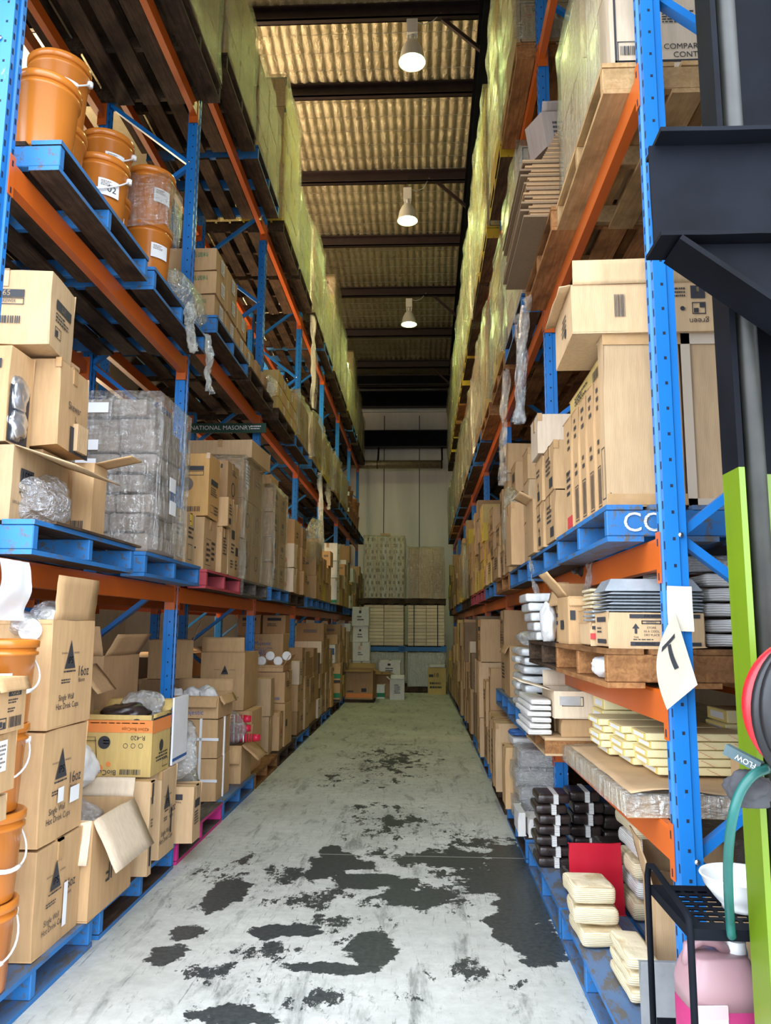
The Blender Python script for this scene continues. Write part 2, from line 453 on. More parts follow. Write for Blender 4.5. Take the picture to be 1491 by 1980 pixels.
# ------------------------------------------------------------------ roof: foil blanket, purlins, rafter
def make_roof():
    t = NT('foil_insulation'); t.set(Metallic=.72, Roughness=.2)
    v = t.coord(); a = t.noise(t.coord(scale=(1, .35, 1)), 16, 6, .62, 1.0); b = t.noise(v, 60, 4, .6, .6)
    t.set(Base_Color=t.ramp(t.noise(v, 1.2, 3), [(.3, (.60, .52, .36)), (.7, (.76, .68, .50))]))
    t.bump(t.math('ADD', a, t.math('MULTIPLY', b, .3)), .8, .04)
    # puffed foil between mesh wires
    def fn(u, w):
        x = -3.6 + 5.6 * u; Y = 6.0 + (WALLY - 6.0) * w
        p = (x / .145) % 1.0; wy = ((Y / .33) % 1.0)
        wob = noise.noise(Vector((x * 1.7, Y * 1.1, 0)))
        pil = abs(math.sin(PI * (x / .145 + .25 * noise.noise(Vector((x * .8, Y * .5, 3)))))) ** .6
        cross = 1 - .45 * math.exp(-((wy - .5) / .12) ** 2)
        return Vector((x, Y, roofz(Y) + .275 - .055 * pil * cross + .02 * wob))
    mb = MB(); mb.sheet(fn, 330, 250, t.m)
    g = plain('roof_sheet', (.30, .27, .20), .4, .7, var=.1)
    for (a, b) in ((2.0, WALLY + .3),):
        vs = [mb.bm.verts.new((x, y, roofz(y) + h)) for x in (-9, 6) for y in (a, b) for h in (.30, .36)]
        n0 = len(mb.bm.faces)
        for q in ((0, 1, 3, 2), (4, 6, 7, 5), (0, 4, 5, 1), (2, 3, 7, 6), (0, 2, 6, 4), (1, 5, 7, 3)): mb.bm.faces.new([vs[i] for i in q])
        mb._own(n0, g)
    struct(mb, 'ceiling', 'silver foil roof insulation held by wire mesh')
    # wire mesh under the foil
    w = MB()
    y = 8.0
    while y < 20:
        w.tube([(-2.9, y, roofz(y) + .222), (1.2, y, roofz(y) + .222)], .002, M['steel'], 4, False); y += .33
    o = w.build('trim_1'); o['kind'] = 'structure'; o['label'] = 'wire mesh lines under the roof foil'
    k = 0
    for Y in (7.4, 9.56, 10.97, 13.06, 15.1, 17.2, 19.3, 21.3, 22.8):
        k += 1
        z = roofz(Y); mb = MB()
        mb.box((-8.8, Y - .09, z), (1.0 if k > 1 else 1.0, Y + .01, z + .02), M['purlin']).box((-8.8, Y - .01, z), (1.0, Y + .01, z + .23), M['purlin'])
        mb.box((-8.8, Y - .09, z + .21), (1.0, Y, z + .23), M['purlin']).box((-8.8, Y - .09, z), (1.0, Y - .075, z + .04), M['purlin'])
        mb.box((1.0, Y - .09, z), (5.8, Y + .01, z + .23), M['purlin'])
        o = struct(mb, 'ceiling_beam', 'dark steel purlin, %s from the camera' % ORD[k - 1])
        if k in (2, 4, 6, 8):      # fly brace down to the rafter
            b = MB(); b.bar((.28, Y, z + .02), (.86, Y, z - .52), .05, .05, M['purlin']); b.build('brace', o)
    # rafter along the rack
    mb = MB(); y0, y1 = 3.0, WALLY
    for (a, b, h0, h1) in ((.78, 1.00, -.02, 0), (.88, .90, -.62, 0), (.78, 1.00, -.64, -.62)):
        vs = [(x, y, roofz(y) + h) for x in (a, b) for y in (y0, y1) for h in (h0, h1)]
        bmv = [mb.bm.verts.new(p) for p in vs]; n0 = len(mb.bm.faces)
        for q in ((0, 1, 3, 2), (4, 6, 7, 5), (0, 4, 5, 1), (2, 3, 7, 6), (0, 2, 6, 4), (1, 5, 7, 3)): mb.bm.faces.new([bmv[i] for i in q])
        mb._own(n0, M['black'])
    struct(mb, 'ceiling_beam', 'black rafter running along the aisle under the purlins')
make_roof()

# ------------------------------------------------------------------ walls
def make_walls():
    t = NT('precast_wall'); t.set(Roughness=.75)
    v = t.coord(); a = t.noise(t.coord(scale=(1, 1, .18)), 3, 5, .6)
    t.set(Base_Color=t.ramp(a, [(.25, (.74, .69, .64)), (.7, (.86, .82, .77))])); t.bump(t.noise(v, 9, 3), .05, .01)
    dk = M['hole']
    mb = MB(); mb.box((-9, WALLY, 0), (6, WALLY + .3, 10.2), t.m)
    for px in (742, 811):
        x = atY(px, 1000, WALLY).x; mb.box((x - .012, WALLY - .004, 0), (x + .012, WALLY, 8.1), dk)
    z = atY(780, 790, WALLY).z; mb.box((-9, WALLY - .1, z - .13), (6, WALLY, z + .06), MATS['white_paper'])
    struct(mb, 'wall_back', 'pale precast concrete wall at the end of the aisle')
    mb = MB(); mb.box((-9.2, 2.0, 0), (-9, WALLY, 10.9), t.m); struct(mb, 'wall_left')
    mb = MB(); mb.box((6, 2.0, 0), (6.2, WALLY, 10.9), t.m); struct(mb, 'wall_right')
    mb = MB(); mb.box((-9.2, 2.19, 0), (-3.4, 2.35, 10.9), t.m).box((1.215, 2.19, 0), (6.2, 2.35, 10.9), t.m).box((-3.4, 2.19, 5.25), (1.215, 2.35, 10.9), t.m); struct(mb, 'wall_front')
    # horizontal steel at the wall
    for (ya, yb, Y, d, lab) in ((833, 866, 22.9, .25, 'dark steel beam across the back wall below the pale band'), (757, 788, 23.0, .2, 'dark eave beam under the roof at the back wall'), (726, 745, 21.6, .15, 'dark roof beam closest to the back wall')):
        z1 = atY(780, ya, Y).z; z0 = atY(780, yb, Y).z
        b = MB(); b.box((-6, Y - d / 2, z0), (5, Y + d / 2, z0 + .025), M['purlin']).box((-6, Y - d / 2, z1 - .025), (5, Y + d / 2, z1), M['purlin']).box((-6, Y - .02, z0), (5, Y + .02, z1), M['black'])
        struct(b, 'ceiling_beam', lab)
    Y = 22.55; z = atY(780, 898, Y).z
    d = thing('duct_pipe', 'insulated horizontal pipe hung across the back wall', 'pipe', (0, Y, z))
    MB().tube([(-4, 0, 0), (.62, 0, 0)], .125, M['duct'], 16).build('pipe_run', d)
    zz = atY(780, 866, 22.9).z - z
    for px in (731, 855):
        x = atY(px, 900, Y).x
        h = MB(); h.tube([(x, 0, .12), (x, .2, zz + .02)], .012, M['black'], 6).lathe([(.13, -.02), (.135, -.02), (.135, .02), (.13, .02)], 16, M['black'])
        hb = MB(); hb.bar((x, 0, .12), (x, .3, zz + .05), .05, .012, M['black'])
        hb.tube([(x - .02, .13 * math.cos(a), .13 * math.sin(a)) for a in [i * PI / 8 for i in range(17)]], .012, M['black'], 5)
        h.bm.free(); hb.build('hanger', d)
make_walls()

# ------------------------------------------------------------------ high bay lamps
def make_lamps():
    em = NT('lamp_bulb_glow'); em.set(Base_Color=(1, 1, .9, 1)); em.b.inputs['Emission Color'].default_value = (.93, 1, .55, 1); em.b.inputs['Emission Strength'].default_value = 60
    gl = NT('lamp_lens_glow'); gl.set(Base_Color=(.7, .8, .5, 1), Roughness=.4); gl.b.inputs['Emission Color'].default_value = (.70, 1, .35, 1); gl.b.inputs['Emission Strength'].default_value = 5.0
    col = M['steel']
    for k, (px, py, Y, lab) in enumerate(((797, 105, 9.47, 'nearest of the three lit high bay lamps under the foil roof'), (788, 415, 12.95, 'middle of the three lit high bay lamps, between second and third purlin'),
                                          (791, 618, 17.1, 'farthest and smallest of the three lit high bay lamps'))):
        c = atY(px, py, Y)
        r = thing('high_bay_lamp', lab, 'ceiling lamp', c, 0, 'lit high bay lamps over the aisle')
        s = MB(); s.lathe([(.045, .20), (.06, .195), (.10, .15), (.145, .06), (.178, -.10), (.190, -.125), (.182, -.125), (.170, -.10), (.138, .05), (.09, .14), (.04, .185)], 40, M['shade'])
        s.build('shade', r)
        MB().lathe([(.015, .18), (.05, .12), (.07, .03), (.072, -.05), (.05, -.105), (.0, -.118)], 20, em.m).build('bulb', r)
        MB().lathe([(.160, -.118), (.0, -.126)], 32, gl.m).bm.free()
        MB().lathe([(.142, .04), (.172, -.105), (.168, -.105), (.138, .038)], 40, gl.m).build('reflector', r)
        b = MB(); b.box((-.075, -.06, .29), (.075, .06, .50), M['whiteplastic']).bevel(.008); b.build('ballast_box', r)
        n = MB(); n.tube([(0, 0, .19), (0, 0, .30)], .028, em.m if False else M['shade'], 12)
        for a in (-.05, .05): n.bar((a, 0, .19), (a, 0, .3), .014, .03, MATS['white_plastic'])
        n.build('neck', r)
        w = MB(); w.tube([(0, 0, .5), (0, 0, roofz(Y) - c.z + .1)], .006, M['blackrubber'], 6)
        w.tube([(.06, 0, .49), (.16, .02, .47), (.28, .03, .52), (.4, .03, roofz(Y) - c.z + .06)], .006, M['whiteplastic'], 6); w.build('cable', r)
        L = bpy.data.lights.new('lamp_light', 'SPOT'); L.energy = 140; L.color = (.80, 1, .40); L.shadow_soft_size = .09; L.spot_size = 2.75; L.spot_blend = .5
        lo = bpy.data.objects.new('lamp_light', L); COL.objects.link(lo); lo.location = (c.x, c.y, c.z - .15); lo.parent = None
make_lamps()

# ------------------------------------------------------------------ rack steel
def upright_mesh(h, sgn):
    """channel post; aisle face looks along +X for sgn=1"""
    mb = MB(); w, d = .098, .08
    # profile seen from above, aisle face at x=0 going inward to -d
    pr = [(0, 0), (0, .030), (-.010, .034), (-.010, .064), (0, .068), (0, w), (-d * .62, w), (-d * .66, w - .006), (-d, w - .006), (-d, w - .022),
          (-d * .92, w - .022), (-d * .92, .022), (-d, .022), (-d, .006), (-d * .66, .006), (-d * .62, 0)]
    pr = [(x * sgn, y) for x, y in pr]
    mb.prism(pr, 0, h, M['blue'])
    z = .1; sg = sgn
    while z < h - .05:
        for yy in (.015, .083):
            mb.box((min(-.001 * sg, .0008 * sg), yy - .006, z), (max(-.001 * sg, .0008 * sg), yy + .006, z + .03), M['hole'])
        z += .076
    z = .08
    while z < h - .05:
        for (ya, yb) in ((-.0008, .001),):
            xa, xb = sorted((-.026 * sg, -.036 * sg)); mb.box((xa, ya, z), (xb, yb, z + .012), M['hole'])
        z += .1
    return mb.mesh('upright')
UPM = {s: upright_mesh(7.0, 1 if s == 'L' else -1) for s in 'LR'}
def frame(side, y, label, ax=None, low=False):
    sg = 1 if side == 'L' else -1
    x = ax if ax is not None else (XL if side == 'L' else XR)
    r = thing('upright_frame', label, 'rack frame', (x, y, 0), 0, 'blue upright frames of the ' + RACK[side])
    link('post', UPM[side], r); link('post', UPM[side], r, (-.762 * sg, 0, 0))
    for xx in (0, -.762 * sg):
        f = MB(); a, b = sorted((xx + .02 * sg, xx - .1 * sg)); f.box((a, -.03, .0005), (b, .128, .008), M['blue']); f.build('foot_plate', r)
    xf, xb = -.055 * sg, -.79 * sg
    zf = [.75 + 1.15 * k for k in range(6)]
    for k, z in enumerate(zf):
        for zb in (z - .58, z + .58):
            if zb < .1 or zb > 6.6: continue
            b = MB()
            p, q = Vector((xf, .05, z)), Vector((xb, .05, zb))
            b.bar(p, q, .032, .045, M['blue'], (0, 1, 0)); b.build('brace', r)
        bo = MB(); bo.lathe([(.010, 0), (.010, .006), (.0, .008)], 8, M['steel'])
        o = bo.build('bolt', r, (-.055 * sg, -.001, z)); o.rotation_euler.x = PI / 2
    return r
BAYN = ['nearest', 'second', 'third', 'fourth', 'fifth', 'sixth', 'farthest']
LVN = ['first', 'second', 'top']
def beam_mesh(sg, L):
    mb = MB()
    # stepped box beam, aisle side at x=0
    pr = [(0, -.118), (0, -.012), (-.004, 0), (-.030, 0), (-.030, -.022), (-.05, -.022), (-.05, -.118)]
    mx = Matrix(((1, 0, 0, 0), (0, 0, 1, 0), (0, 1, 0, 0), (0, 0, 0, 1)))
    mb.prism([(x * sg, z) for x, z in pr], .004, L - .004, M['orange'], mx); return mb.mesh('rail')
def plate_mesh(sg, far, L):
    mb = MB(); s = -1 if far else 1; y = L - .010 if far else .0008
    a, b = sorted((.004 * sg, -.070 * sg)); ya, yb = sorted((y, y + s * .006)); mb.box((a, ya, -.175), (b, yb, .02), M['orange'])
    a, b = sorted((.0015 * sg, .006 * sg)); ya, yb = sorted((y + s * .006, y - s * .038)); mb.box((a, ya, -.175), (b, yb, .02), M['orange'])
    for z in (-.15, -.02):
        a, b = sorted((.0055 * sg, .007 * sg)); ya, yb = sorted((y - s * .012, y - s * .024)); mb.box((a, ya, z - .014), (b, yb, z + .014), M['hole'])
    return mb.mesh('end_plate')
BEAMC = {}
def beam_parts(s, L):
    k = (s, round(L, 3))
    if k not in BEAMC:
        sg = 1 if s == 'L' else -1
        BEAMC[k] = (beam_mesh(sg, L), plate_mesh(sg, 0, L), plate_mesh(sg, 1, L))
    return BEAMC[k]
def rail(side, bay, z, lab, rear=False, x=None):
    sg = 1 if side == 'L' else -1
    xx = x if x is not None else ((XL if side == 'L' else XR) - (.775 * sg if rear else 0))
    s2 = side if not rear else ('R' if side == 'L' else 'L')
    if rear and x is None: xx -= .067 * sg
    r = thing('shelf_rail', lab, 'rack beam', (xx, UY[side][bay] + .098, z), 0, 'orange beams of the ' + RACK[side], 'thing')
    a, b, c = beam_parts(s2, UY[side][bay + 1] - UY[side][bay] - .098)
    link('rail', a, r); link('end_plate', b, r); link('end_plate', c, r)
    return r
for s in 'LR':
    for k, y in enumerate(UY[s]):
        frame(s, y, 'blue upright frame of the %s, %s from the camera' % (RACK[s], ORD[k]))
    for b in range(7):
        for k, z in enumerate(LV[s](b)):
            rail(s, b, z, 'orange aisle-side beam on the %s level of the %s bay, %s' % (LVN[k], BAYN[b], RACK[s]))
            rail(s, b, z, 'orange rear beam on the %s level of the %s bay, %s' % (LVN[k], BAYN[b], RACK[s]), True)
for z, nm in ((1.325, 'timber-pallet shelf'), (.84, 'yellow-ream shelf')):
    rail('R', 0, z, 'orange aisle-side beam carrying the %s beside the T sign' % nm)
    rail('R', 0, z, 'orange rear beam carrying the %s beside the T sign' % nm, True)
rail('R', 1, .80, 'orange aisle-side beam, lowest in the second bay, T-sign rack'); rail('R', 1, .80, 'orange rear beam, lowest in the second bay, T-sign rack', True)
# rack standing back to back with the bucket rack
XB = -2.95
for k in range(7):
    frame('L', UY['L'][k], 'blue frame of the rack behind the bucket rack, %s from the camera' % ORD[k], XB)
    if k < 6:
        for j, z in enumerate((1.86, 3.9, 6.0)):
            if j == 0 or k < 4: rail('L', k, z, 'orange beam of the rack behind the bucket rack, %s level, %s bay' % (LVN[j], BAYN[k]), x=XB)
            if j == 0 and k < 4: rail('L', k, z, 'orange far-side beam of the rack behind the bucket rack, %s bay' % BAYN[k], True, x=XB - .775)

# ------------------------------------------------------------------ light
def area(name, loc, size, energy, col, look):
    L = bpy.data.lights.new(name, 'AREA'); L.shape = 'RECTANGLE'; L.size, L.size_y = size; L.energy = energy; L.color = col
    o = bpy.data.objects.new(name, L); COL.objects.link(o); o.location = loc
    o.rotation_euler = (Vector(look) - Vector(loc)).to_track_quat('-Z', 'Y').to_euler(); return o
po = area('doorway_portal', (-1.09, 2.15, 2.625), (4.62, 5.25), 1, (1, 1, 1), (-1.09, 10, 2.625)); po.data.cycles.is_portal = True
area('side_foil_fill', (-6.2, 11, 8.6), (1.6, 14), 1450, (1, .74, .44), (-2.5, 11, 9.4))  # unseen area light, added to warm the left foil; roof has no skylight
W = bpy.data.worlds.new('world'); SC.world = W; W.use_nodes = True
W.node_tree.nodes['Background'].inputs[0].default_value = (.80, .88, 1, 1); W.node_tree.nodes['Background'].inputs[1].default_value = 7.0
SC.view_settings.view_transform = 'Standard'; SC.view_settings.look = 'None'; SC.view_settings.gamma = 1; SC.view_settings.exposure = 0.1
SC.view_settings.use_curve_mapping = False
try: SC.cycles.use_denoising = True
except Exception: pass
# ------------------------------------------------------------------ pallets
PW = 1.165
PALC = {}
def pallet_meshes(kind):
    if kind in PALC: return PALC[kind]
    sidem, deckm = {'blue': ('pblue', 'pwood'), 'bluedeck': ('pblue', 'pbluedeck'), 'pine': ('pine', 'pine'), 'old': ('pwood', 'pwood'), 'red': ('pred', 'pwood'),
                    'redwood': ('redwood', 'redwood'), 'grey': ('pgrey', 'pgrey'), 'yellow': ('pyellow', 'pwood'), 'green': ('pgreen', 'pwood'), 'pink': ('ppink', 'pgrey')}[kind]
    sm, dm = M[sidem], M[deckm]; out = []
    rr = random.Random(len(PALC) + 3)
    b = MB(); b.box((0, 0, .022), (PW, .045, .128), sm).bevel(.004, 1); out.append(b.mesh('bearer'))
    for top in (1, 0):
        mb = MB(); xs = [0, .175, .345, .515, .685, .855, 1.025] if top else [0, .30, .515, .73, 1.02]
        for i, x in enumerate(xs):
            w = .14 if i not in (0, len(xs) - 1) else .145
            dz = rr.uniform(-.0015, .0015); z = .129 if top else 0
            mb.box((x, rr.uniform(-.006, .0), z), (x + w, PW + rr.uniform(0, .006), z + (.021 + dz if top else .021)), dm, None, None)
            k = mb.mi(sm); mb.bm.faces.ensure_lookup_table()
            if i in (0, len(xs) - 1):
                for f in mb.bm.faces[-6:-2]:
                    f.material_index = k
        # aisle-facing and camera-facing edges keep the paint of the bearers
        out.append(mb.mesh('top_deck' if top else 'bottom_deck'))
    PALC[kind] = out; return out
def pallet(side, y0, z0, label, kind='blue', xf=None, rz=0):
    """aisle edge at xf, nearest edge at y0, underside at z0"""
    if xf is None: xf = -1.68 if side == 'L' else .78
    br, td, bd = pallet_meshes(kind)
    x0 = xf - PW if side == 'L' else xf
    r = thing('pallet', label, 'pallet', (x0, y0, z0), rz, 'pallets in the ' + RACK[side])
    for y in (0, PW / 2 - .0225, PW - .045): link('bearer', br, r, (0, y, 0))
    link('top_deck', td, r); link('bottom_deck', bd, r)
    return r
# ------------------------------------------------------------------ printed marks
TXT = {}
def text_geo(s):
    if s not in TXT:
        c = bpy.data.curves.new('t', 'FONT'); c.body = s; c.align_x = 'CENTER'; c.align_y = 'CENTER'; c.size = 1; c.resolution_u = 3
        o = bpy.data.objects.new('t', c); COL.objects.link(o); dg = bpy.context.evaluated_depsgraph_get(); dg.update()
        me = o.evaluated_get(dg).to_mesh()
        TXT[s] = ([(v.co.x, v.co.y) for v in me.vertices], [list(p.vertices) for p in me.polygons])
        o.evaluated_get(dg).to_mesh_clear(); bpy.data.objects.remove(o); bpy.data.curves.remove(c)
    return TXT[s]
def marks(mb, P, items, W, H, mat):
    """P(a,b): point on the face at a metres across, b metres up"""
    def quad(a, b, w, h, mt=mat): mb.poly([P(a, b), P(a + w, b), P(a + w, b + h), P(a, b + h)], mt)
    for it in items:
        k = it[0]; mt = mat
        if isinstance(it[-1], bpy.types.Material): mt = it[-1]; it = it[:-1]
        if k == 't':
            _, s, u, v, h = it[:5]; sx = it[5] if len(it) > 5 else 1; vs, fs = text_geo(s); hh = h * H * 1.38
            n0 = len(mb.bm.faces)
            bv = [mb.bm.verts.new(P(u * W + x * hh * sx, v * H + y * hh)) for x, y in vs]
            for f in fs:
                try: mb.bm.faces.new([bv[i] for i in f])
                except ValueError: pass
            mb._own(n0, mt)
        elif k == 'r': quad(it[1] * W, it[2] * H, it[3] * W, it[4] * H, mt)
        elif k == 'o':          # outline box
            u, v, w, h = it[1] * W, it[2] * H, it[3] * W, it[4] * H; e = it[5] if len(it) > 5 else .004
            for q in ((u, v, w, e), (u, v + h - e, w, e), (u, v, e, h), (u + w - e, v, e, h)): quad(*q, mt)
        elif k == 'b':
            u, v, w, h = it[1] * W, it[2] * H, it[3] * W, it[4] * H; x = 0; rr = random.Random(5)
            while x < w:
                d = rr.choice((.03, .05, .02)) * w; quad(u + x, v, min(d, w - x), h, mt); x += d + rr.choice((.02, .035)) * w
        elif k == 'l':          # lines of small print too small to read
            u, v, w, h = it[1] * W, it[2] * H, it[3] * W, it[4] * H; n = it[5]; rr = random.Random(int(u * 999) + n)
            for i in range(n):
                y = v + h * (1 - (i + .8) / n); x = 0; end = w * rr.uniform(.6, 1)
                while x < end:
                    d = rr.uniform(.04, .16) * w; quad(u + x, y, min(d, end - x), h / n * .5, mt); x += d + .03 * w
        elif k == 'tri':
            u, v, s = it[1] * W, it[2] * H, it[3] * H
            mb.poly([P(u - s * .42, v), P(u + s * .42, v), P(u, v + s)], mt)
        elif k == 'disc':
            u, v, s = it[1] * W, it[2] * H, it[3] * H
            mb.poly([P(u + s * math.cos(a * PI / 12), v + s * math.sin(a * PI / 12)) for a in range(24)], mt)
        elif k == 'ring':
            u, v, s = it[1] * W, it[2] * H, it[3] * H; q = .82
            for a in range(24):
                c0, s0, c1, s1 = [f(x * PI / 12) for x in (a, a + 1) for f in (math.cos, math.sin)]
                mb.poly([P(u + s * c0, v + s * s0), P(u + s * c1, v + s * s1), P(u + s * q * c1, v + s * q * s1), P(u + s * q * c0, v + s * q * s0)], mt)
        elif k == 'up':         # this-way-up arrow
            u, v, s = it[1] * W, it[2] * H, it[3] * H
            mb.poly([P(u - s * .35, v + s * .5), P(u + s * .35, v + s * .5), P(u, v + s)], mt); quad(u - s * .12, v, s * .24, s * .5, mt)
def face_P(f, w, d, h, flip=False, e=.0016):
    """body local frame: base centre at the origin"""
    fn = {'F': lambda a, b: (-w / 2 + a, -d / 2 - e, b), 'R': lambda a, b: (w / 2 + e, -d / 2 + a, b), 'L': lambda a, b: (-w / 2 - e, d / 2 - a, b)}[f]
    W = w if f == 'F' else d
    if flip: return (lambda a, b: fn(W - a, h - b)), W
    return fn, W
# ------------------------------------------------------------------ cartons
NC = [0]
def carton(label, x0, x1, y0, y1, z0, z1, col='tan', rz=0, tape=True, marks_=None, stick=None, open_=None, group=None, amp=.004, flip=False,
           ink='ink', name='carton', cat='carton', tapec='tape', detail=True, tilt=None):
    w, d, h = x1 - x0, y1 - y0, z1 - z0; NC[0] += 1; sd = NC[0]
    mat = CARD[col] if col in CARD else M[col]
    mb = MB()
    if open_ is None:
        q_ = (amp if detail else amp * .4) * .95; mb.gridbox((-w / 2 + q_, -d / 2 + q_, q_), (w / 2 - q_, d / 2 - q_, h - q_), (3, 3, 3) if detail else (1, 1, 1), amp if detail else amp * .4, 4, sd, mat)
        mb.bevel(.005 if detail else .004, 2 if detail else 1)
        # the two closing flaps meet along the top: a shallow line
    else:
        t = .006
        mb.box((-w / 2, -d / 2, 0), (w / 2, d / 2, t), mat)
        for a, b in (((-w / 2, -d / 2, t), (w / 2, -d / 2 + t, h)), ((-w / 2, d / 2 - t, t), (w / 2, d / 2, h)), ((-w / 2, -d / 2 + t, t), (-w / 2 + t, d / 2 - t, h)), ((w / 2 - t, -d / 2 + t, t), (w / 2, d / 2 - t, h))):
            mb.gridbox(a, b, [4 if b[q] - a[q] > .02 else 1 for q in range(3)], amp * .6, 5, sd, mat)
    o = mb.build(name, None, ((x0 + x1) / 2, (y0 + y1) / 2, z0), rz)
    if tilt: o.rotation_euler.x, o.rotation_euler.y = tilt
    tag(o, label, cat, group)
    if open_:
        # flaps hinge on the rim: (side, angle from upright outward in degrees, length)
        for fl in open_:
            s, ang, L = fl[:3]; a = math.radians(ang); t = .005
            fm = MB()
            wd = (w if s in 'FB' else d) - .012
            n = 5
            def fn(u, v, a=a, L=L, wd=wd, sd=sd): return Vector(((u - .5) * wd, -math.sin(a) * L * v + .008 * noise.noise(Vector((u * 3, v * 3, sd))), math.cos(a) * L * v))
            fm.sheet(fn, n, n, mat)
            me = fm.mesh('flap'); fo = link('flap', me, o)
            sol = fo.modifiers.new('t', 'SOLIDIFY'); sol.thickness = t
            fo.location = {'F': (0, -d / 2, h), 'B': (0, d / 2, h), 'L': (-w / 2, 0, h), 'R': (w / 2, 0, h)}[s]
            fo.rotation_euler.z = {'F': 0, 'B': PI, 'L': -PI / 2, 'R': PI / 2}[s]
            if len(fl) > 3: fo['label'] = fl[3]
    elif tape:
        tm = MB(); tw = .024; e = .0006 - .2 * amp; ii = .001 + 1.7 * amp
        along_x = (sd % 2 == 0) if tape is True else tape == 'x'
        dn = min(.09, h * .4)
        if along_x:
            tm.box((-w / 2 - e, -tw, h - ii), (w / 2 + e, tw, h + e), M[tapec])
            for s in (-1, 1):
                for (za, zb) in ((h - dn, h + e),):
                    a, b = sorted((s * (w / 2 - ii), s * (w / 2 + e))); tm.box((a, -tw, za), (b, tw, zb), M[tapec])
        else:
            tm.box((-tw, -d / 2 - e, h - ii), (tw, d / 2 + e, h + e), M[tapec])
            for s in (-1, 1):
                for (za, zb) in ((h - dn, h + e),):
                    a, b = sorted((s * (d / 2 - ii), s * (d / 2 + e))); tm.box((-tw, a, za), (tw, b, zb), M[tapec])
        # corner strips, seen on most taped cartons
        if detail and sd % 3 == 0:
            for s in (-1, 1):
                cm = MB(); q = s * (w / 2); a, b = sorted((q - s * .03, q + s * e)); cm.box((a, -d / 2 - e, h - .05), (b, -d / 2 + ii, h + e), M[tapec]); cm.build('corner_tape', o)
        tm.build('tape', o)
    if marks_:
        for f, items in marks_.items():
            pm = MB(); P, W_ = face_P(f[0], w, d, h, flip, .0010 - amp * .2 if open_ is None else .0012 + amp * .4)
            marks(pm, P, items, W_, h, M[ink]); pm.build('print', o)
    if stick:
        for (f, u, v, sw, sh, lines) in stick:
            P, W_ = face_P(f, w, d, h, False, .0014 - amp * .15)
            sm = MB(); q = (u * W_, v * h)
            sm.poly([P(q[0], q[1]), P(q[0] + sw, q[1]), P(q[0] + sw, q[1] + sh), P(q[0], q[1] + sh)], M['paper'])
            P2, _ = face_P(f, w, d, h, False, .0022 - amp * .15)
            marks(sm, lambda a, b: P2(q[0] + a, q[1] + b), [('l', .1, .1, .8, .8, lines)], sw, sh, M['inkgrey'])
            sm.build('sticker', o)
    return o
def generic_marks(side, rr):
    A = 'R' if side == 'L' else 'L'
    opts = [
        {A: [('r', .2, .72, .6, .10), ('l', .2, .5, .6, .16, 3), ('b', .2, .12, .3, .14)]},
        {A: [('l', .15, .55, .5, .25, 3), ('o', .6, .12, .28, .28), ('up', .68, .15, .2), ('up', .8, .15, .2)], 'F': [('r', .25, .70, .5, .10), ('l', .25, .52, .5, .12, 2)]},
        {'F': [('r', .1, .72, .42, .10), ('l', .1, .55, .5, .12, 2), ('b', .55, .1, .3, .12)], A: [('l', .2, .3, .6, .4, 5)]},
        {A: [('t', '10', .5, .6, .16), ('l', .2, .2, .6, .2, 3)]} if False else {A: [('o', .15, .15, .7, .3), ('l', .2, .2, .6, .2, 3), ('l', .3, .65, .4, .1, 1)]},
        {A: [('ring', .5, .55, .16), ('l', .25, .15, .5, .15, 2)]},
        None, None]
    return rr.choice(opts)
# ------------------------------------------------------------------ film, bags
def wrap(label, x0, x1, y0, y1, z0, z1, mat='film', amp=.022, pad=.016, group=None, top=True, name='stretch_film', seed=None, n=None, skipf=False):
    NC[0] += 1; mb = MB(); sd = seed or NC[0]
    n = n or (max(4, int((x1 - x0) / .1)), max(4, int((y1 - y0) / .1)), max(5, int((z1 - z0) / .1)))
    mb.gridbox((x0 - pad, y0 - pad, z0 - .0), (x1 + pad, y1 + pad, z1 + pad), n, amp, 3.2, sd, M[mat], skip=(((2, False),) if top else ((2, False), (2, True))) + (((1, False),) if skipf else ()))
    mb.smooth()
    o = mb.build(name); tag(o, label, 'plastic film', group, None); return o
def scrap(label, top, bottom, w0, w1, mat='film', name='hanging_film', depth=.06, sd=1, axis='y'):
    """loose end of stretch film hanging down"""
    mb = MB(); top, bottom = Vector(top), Vector(bottom)
    def fn(u, v):
        c = top.lerp(bottom, v); w = w0 + (w1 - w0) * v
        s = (u - .5) * w * (1 - .25 * abs(noise.noise(Vector((v * 4, sd, 0)))))
        off = depth * noise.noise(Vector((u * 4.5 + sd, v * 3.5, sd))) + .6 * depth * math.sin(u * 17 + 3 * v + sd) * .5
        return c + (Vector((off, s, 0)) if axis == 'y' else Vector((s, off, 0)))
    mb.sheet(fn, 22, 26, M[mat]); o = mb.build(name); return tag(o, label, 'plastic film')
def blobby(label, loc, r, mat='bag', name='plastic_bag', cat='bag', amp=.28, sd=1, squash=.0, group=None, seg=4, f=4.0):
    if mat == 'napkin': mat = 'whitebag'
    bm = bmesh.new(); bmesh.ops.create_icosphere(bm, subdivisions=seg, radius=1)
    for v in bm.verts:
        n_ = v.co.normalized(); k = 1 + amp * noise.noise(n_ * 1.6 + Vector((sd, 0, sd))) + amp * .35 * noise.noise(n_ * f * 1.6 + Vector((0, sd, 0)))
        p = Vector((n_.x * r[0], n_.y * r[1], n_.z * r[2])) * k
        p.z = max(p.z, -r[2] * (.9 - squash)); v.co = p
    for fc in bm.faces: fc.smooth = True
    bmesh.ops.translate(bm, verts=bm.verts, vec=(0, 0, r[2] * (.9 - squash)))
    me = bpy.data.meshes.new(name); bm.to_mesh(me); bm.free(); me.materials.append(M[mat] if isinstance(mat, str) else mat)
    o = link(name, me, None, loc)
    if label: tag(o, label, cat, group)
    return o
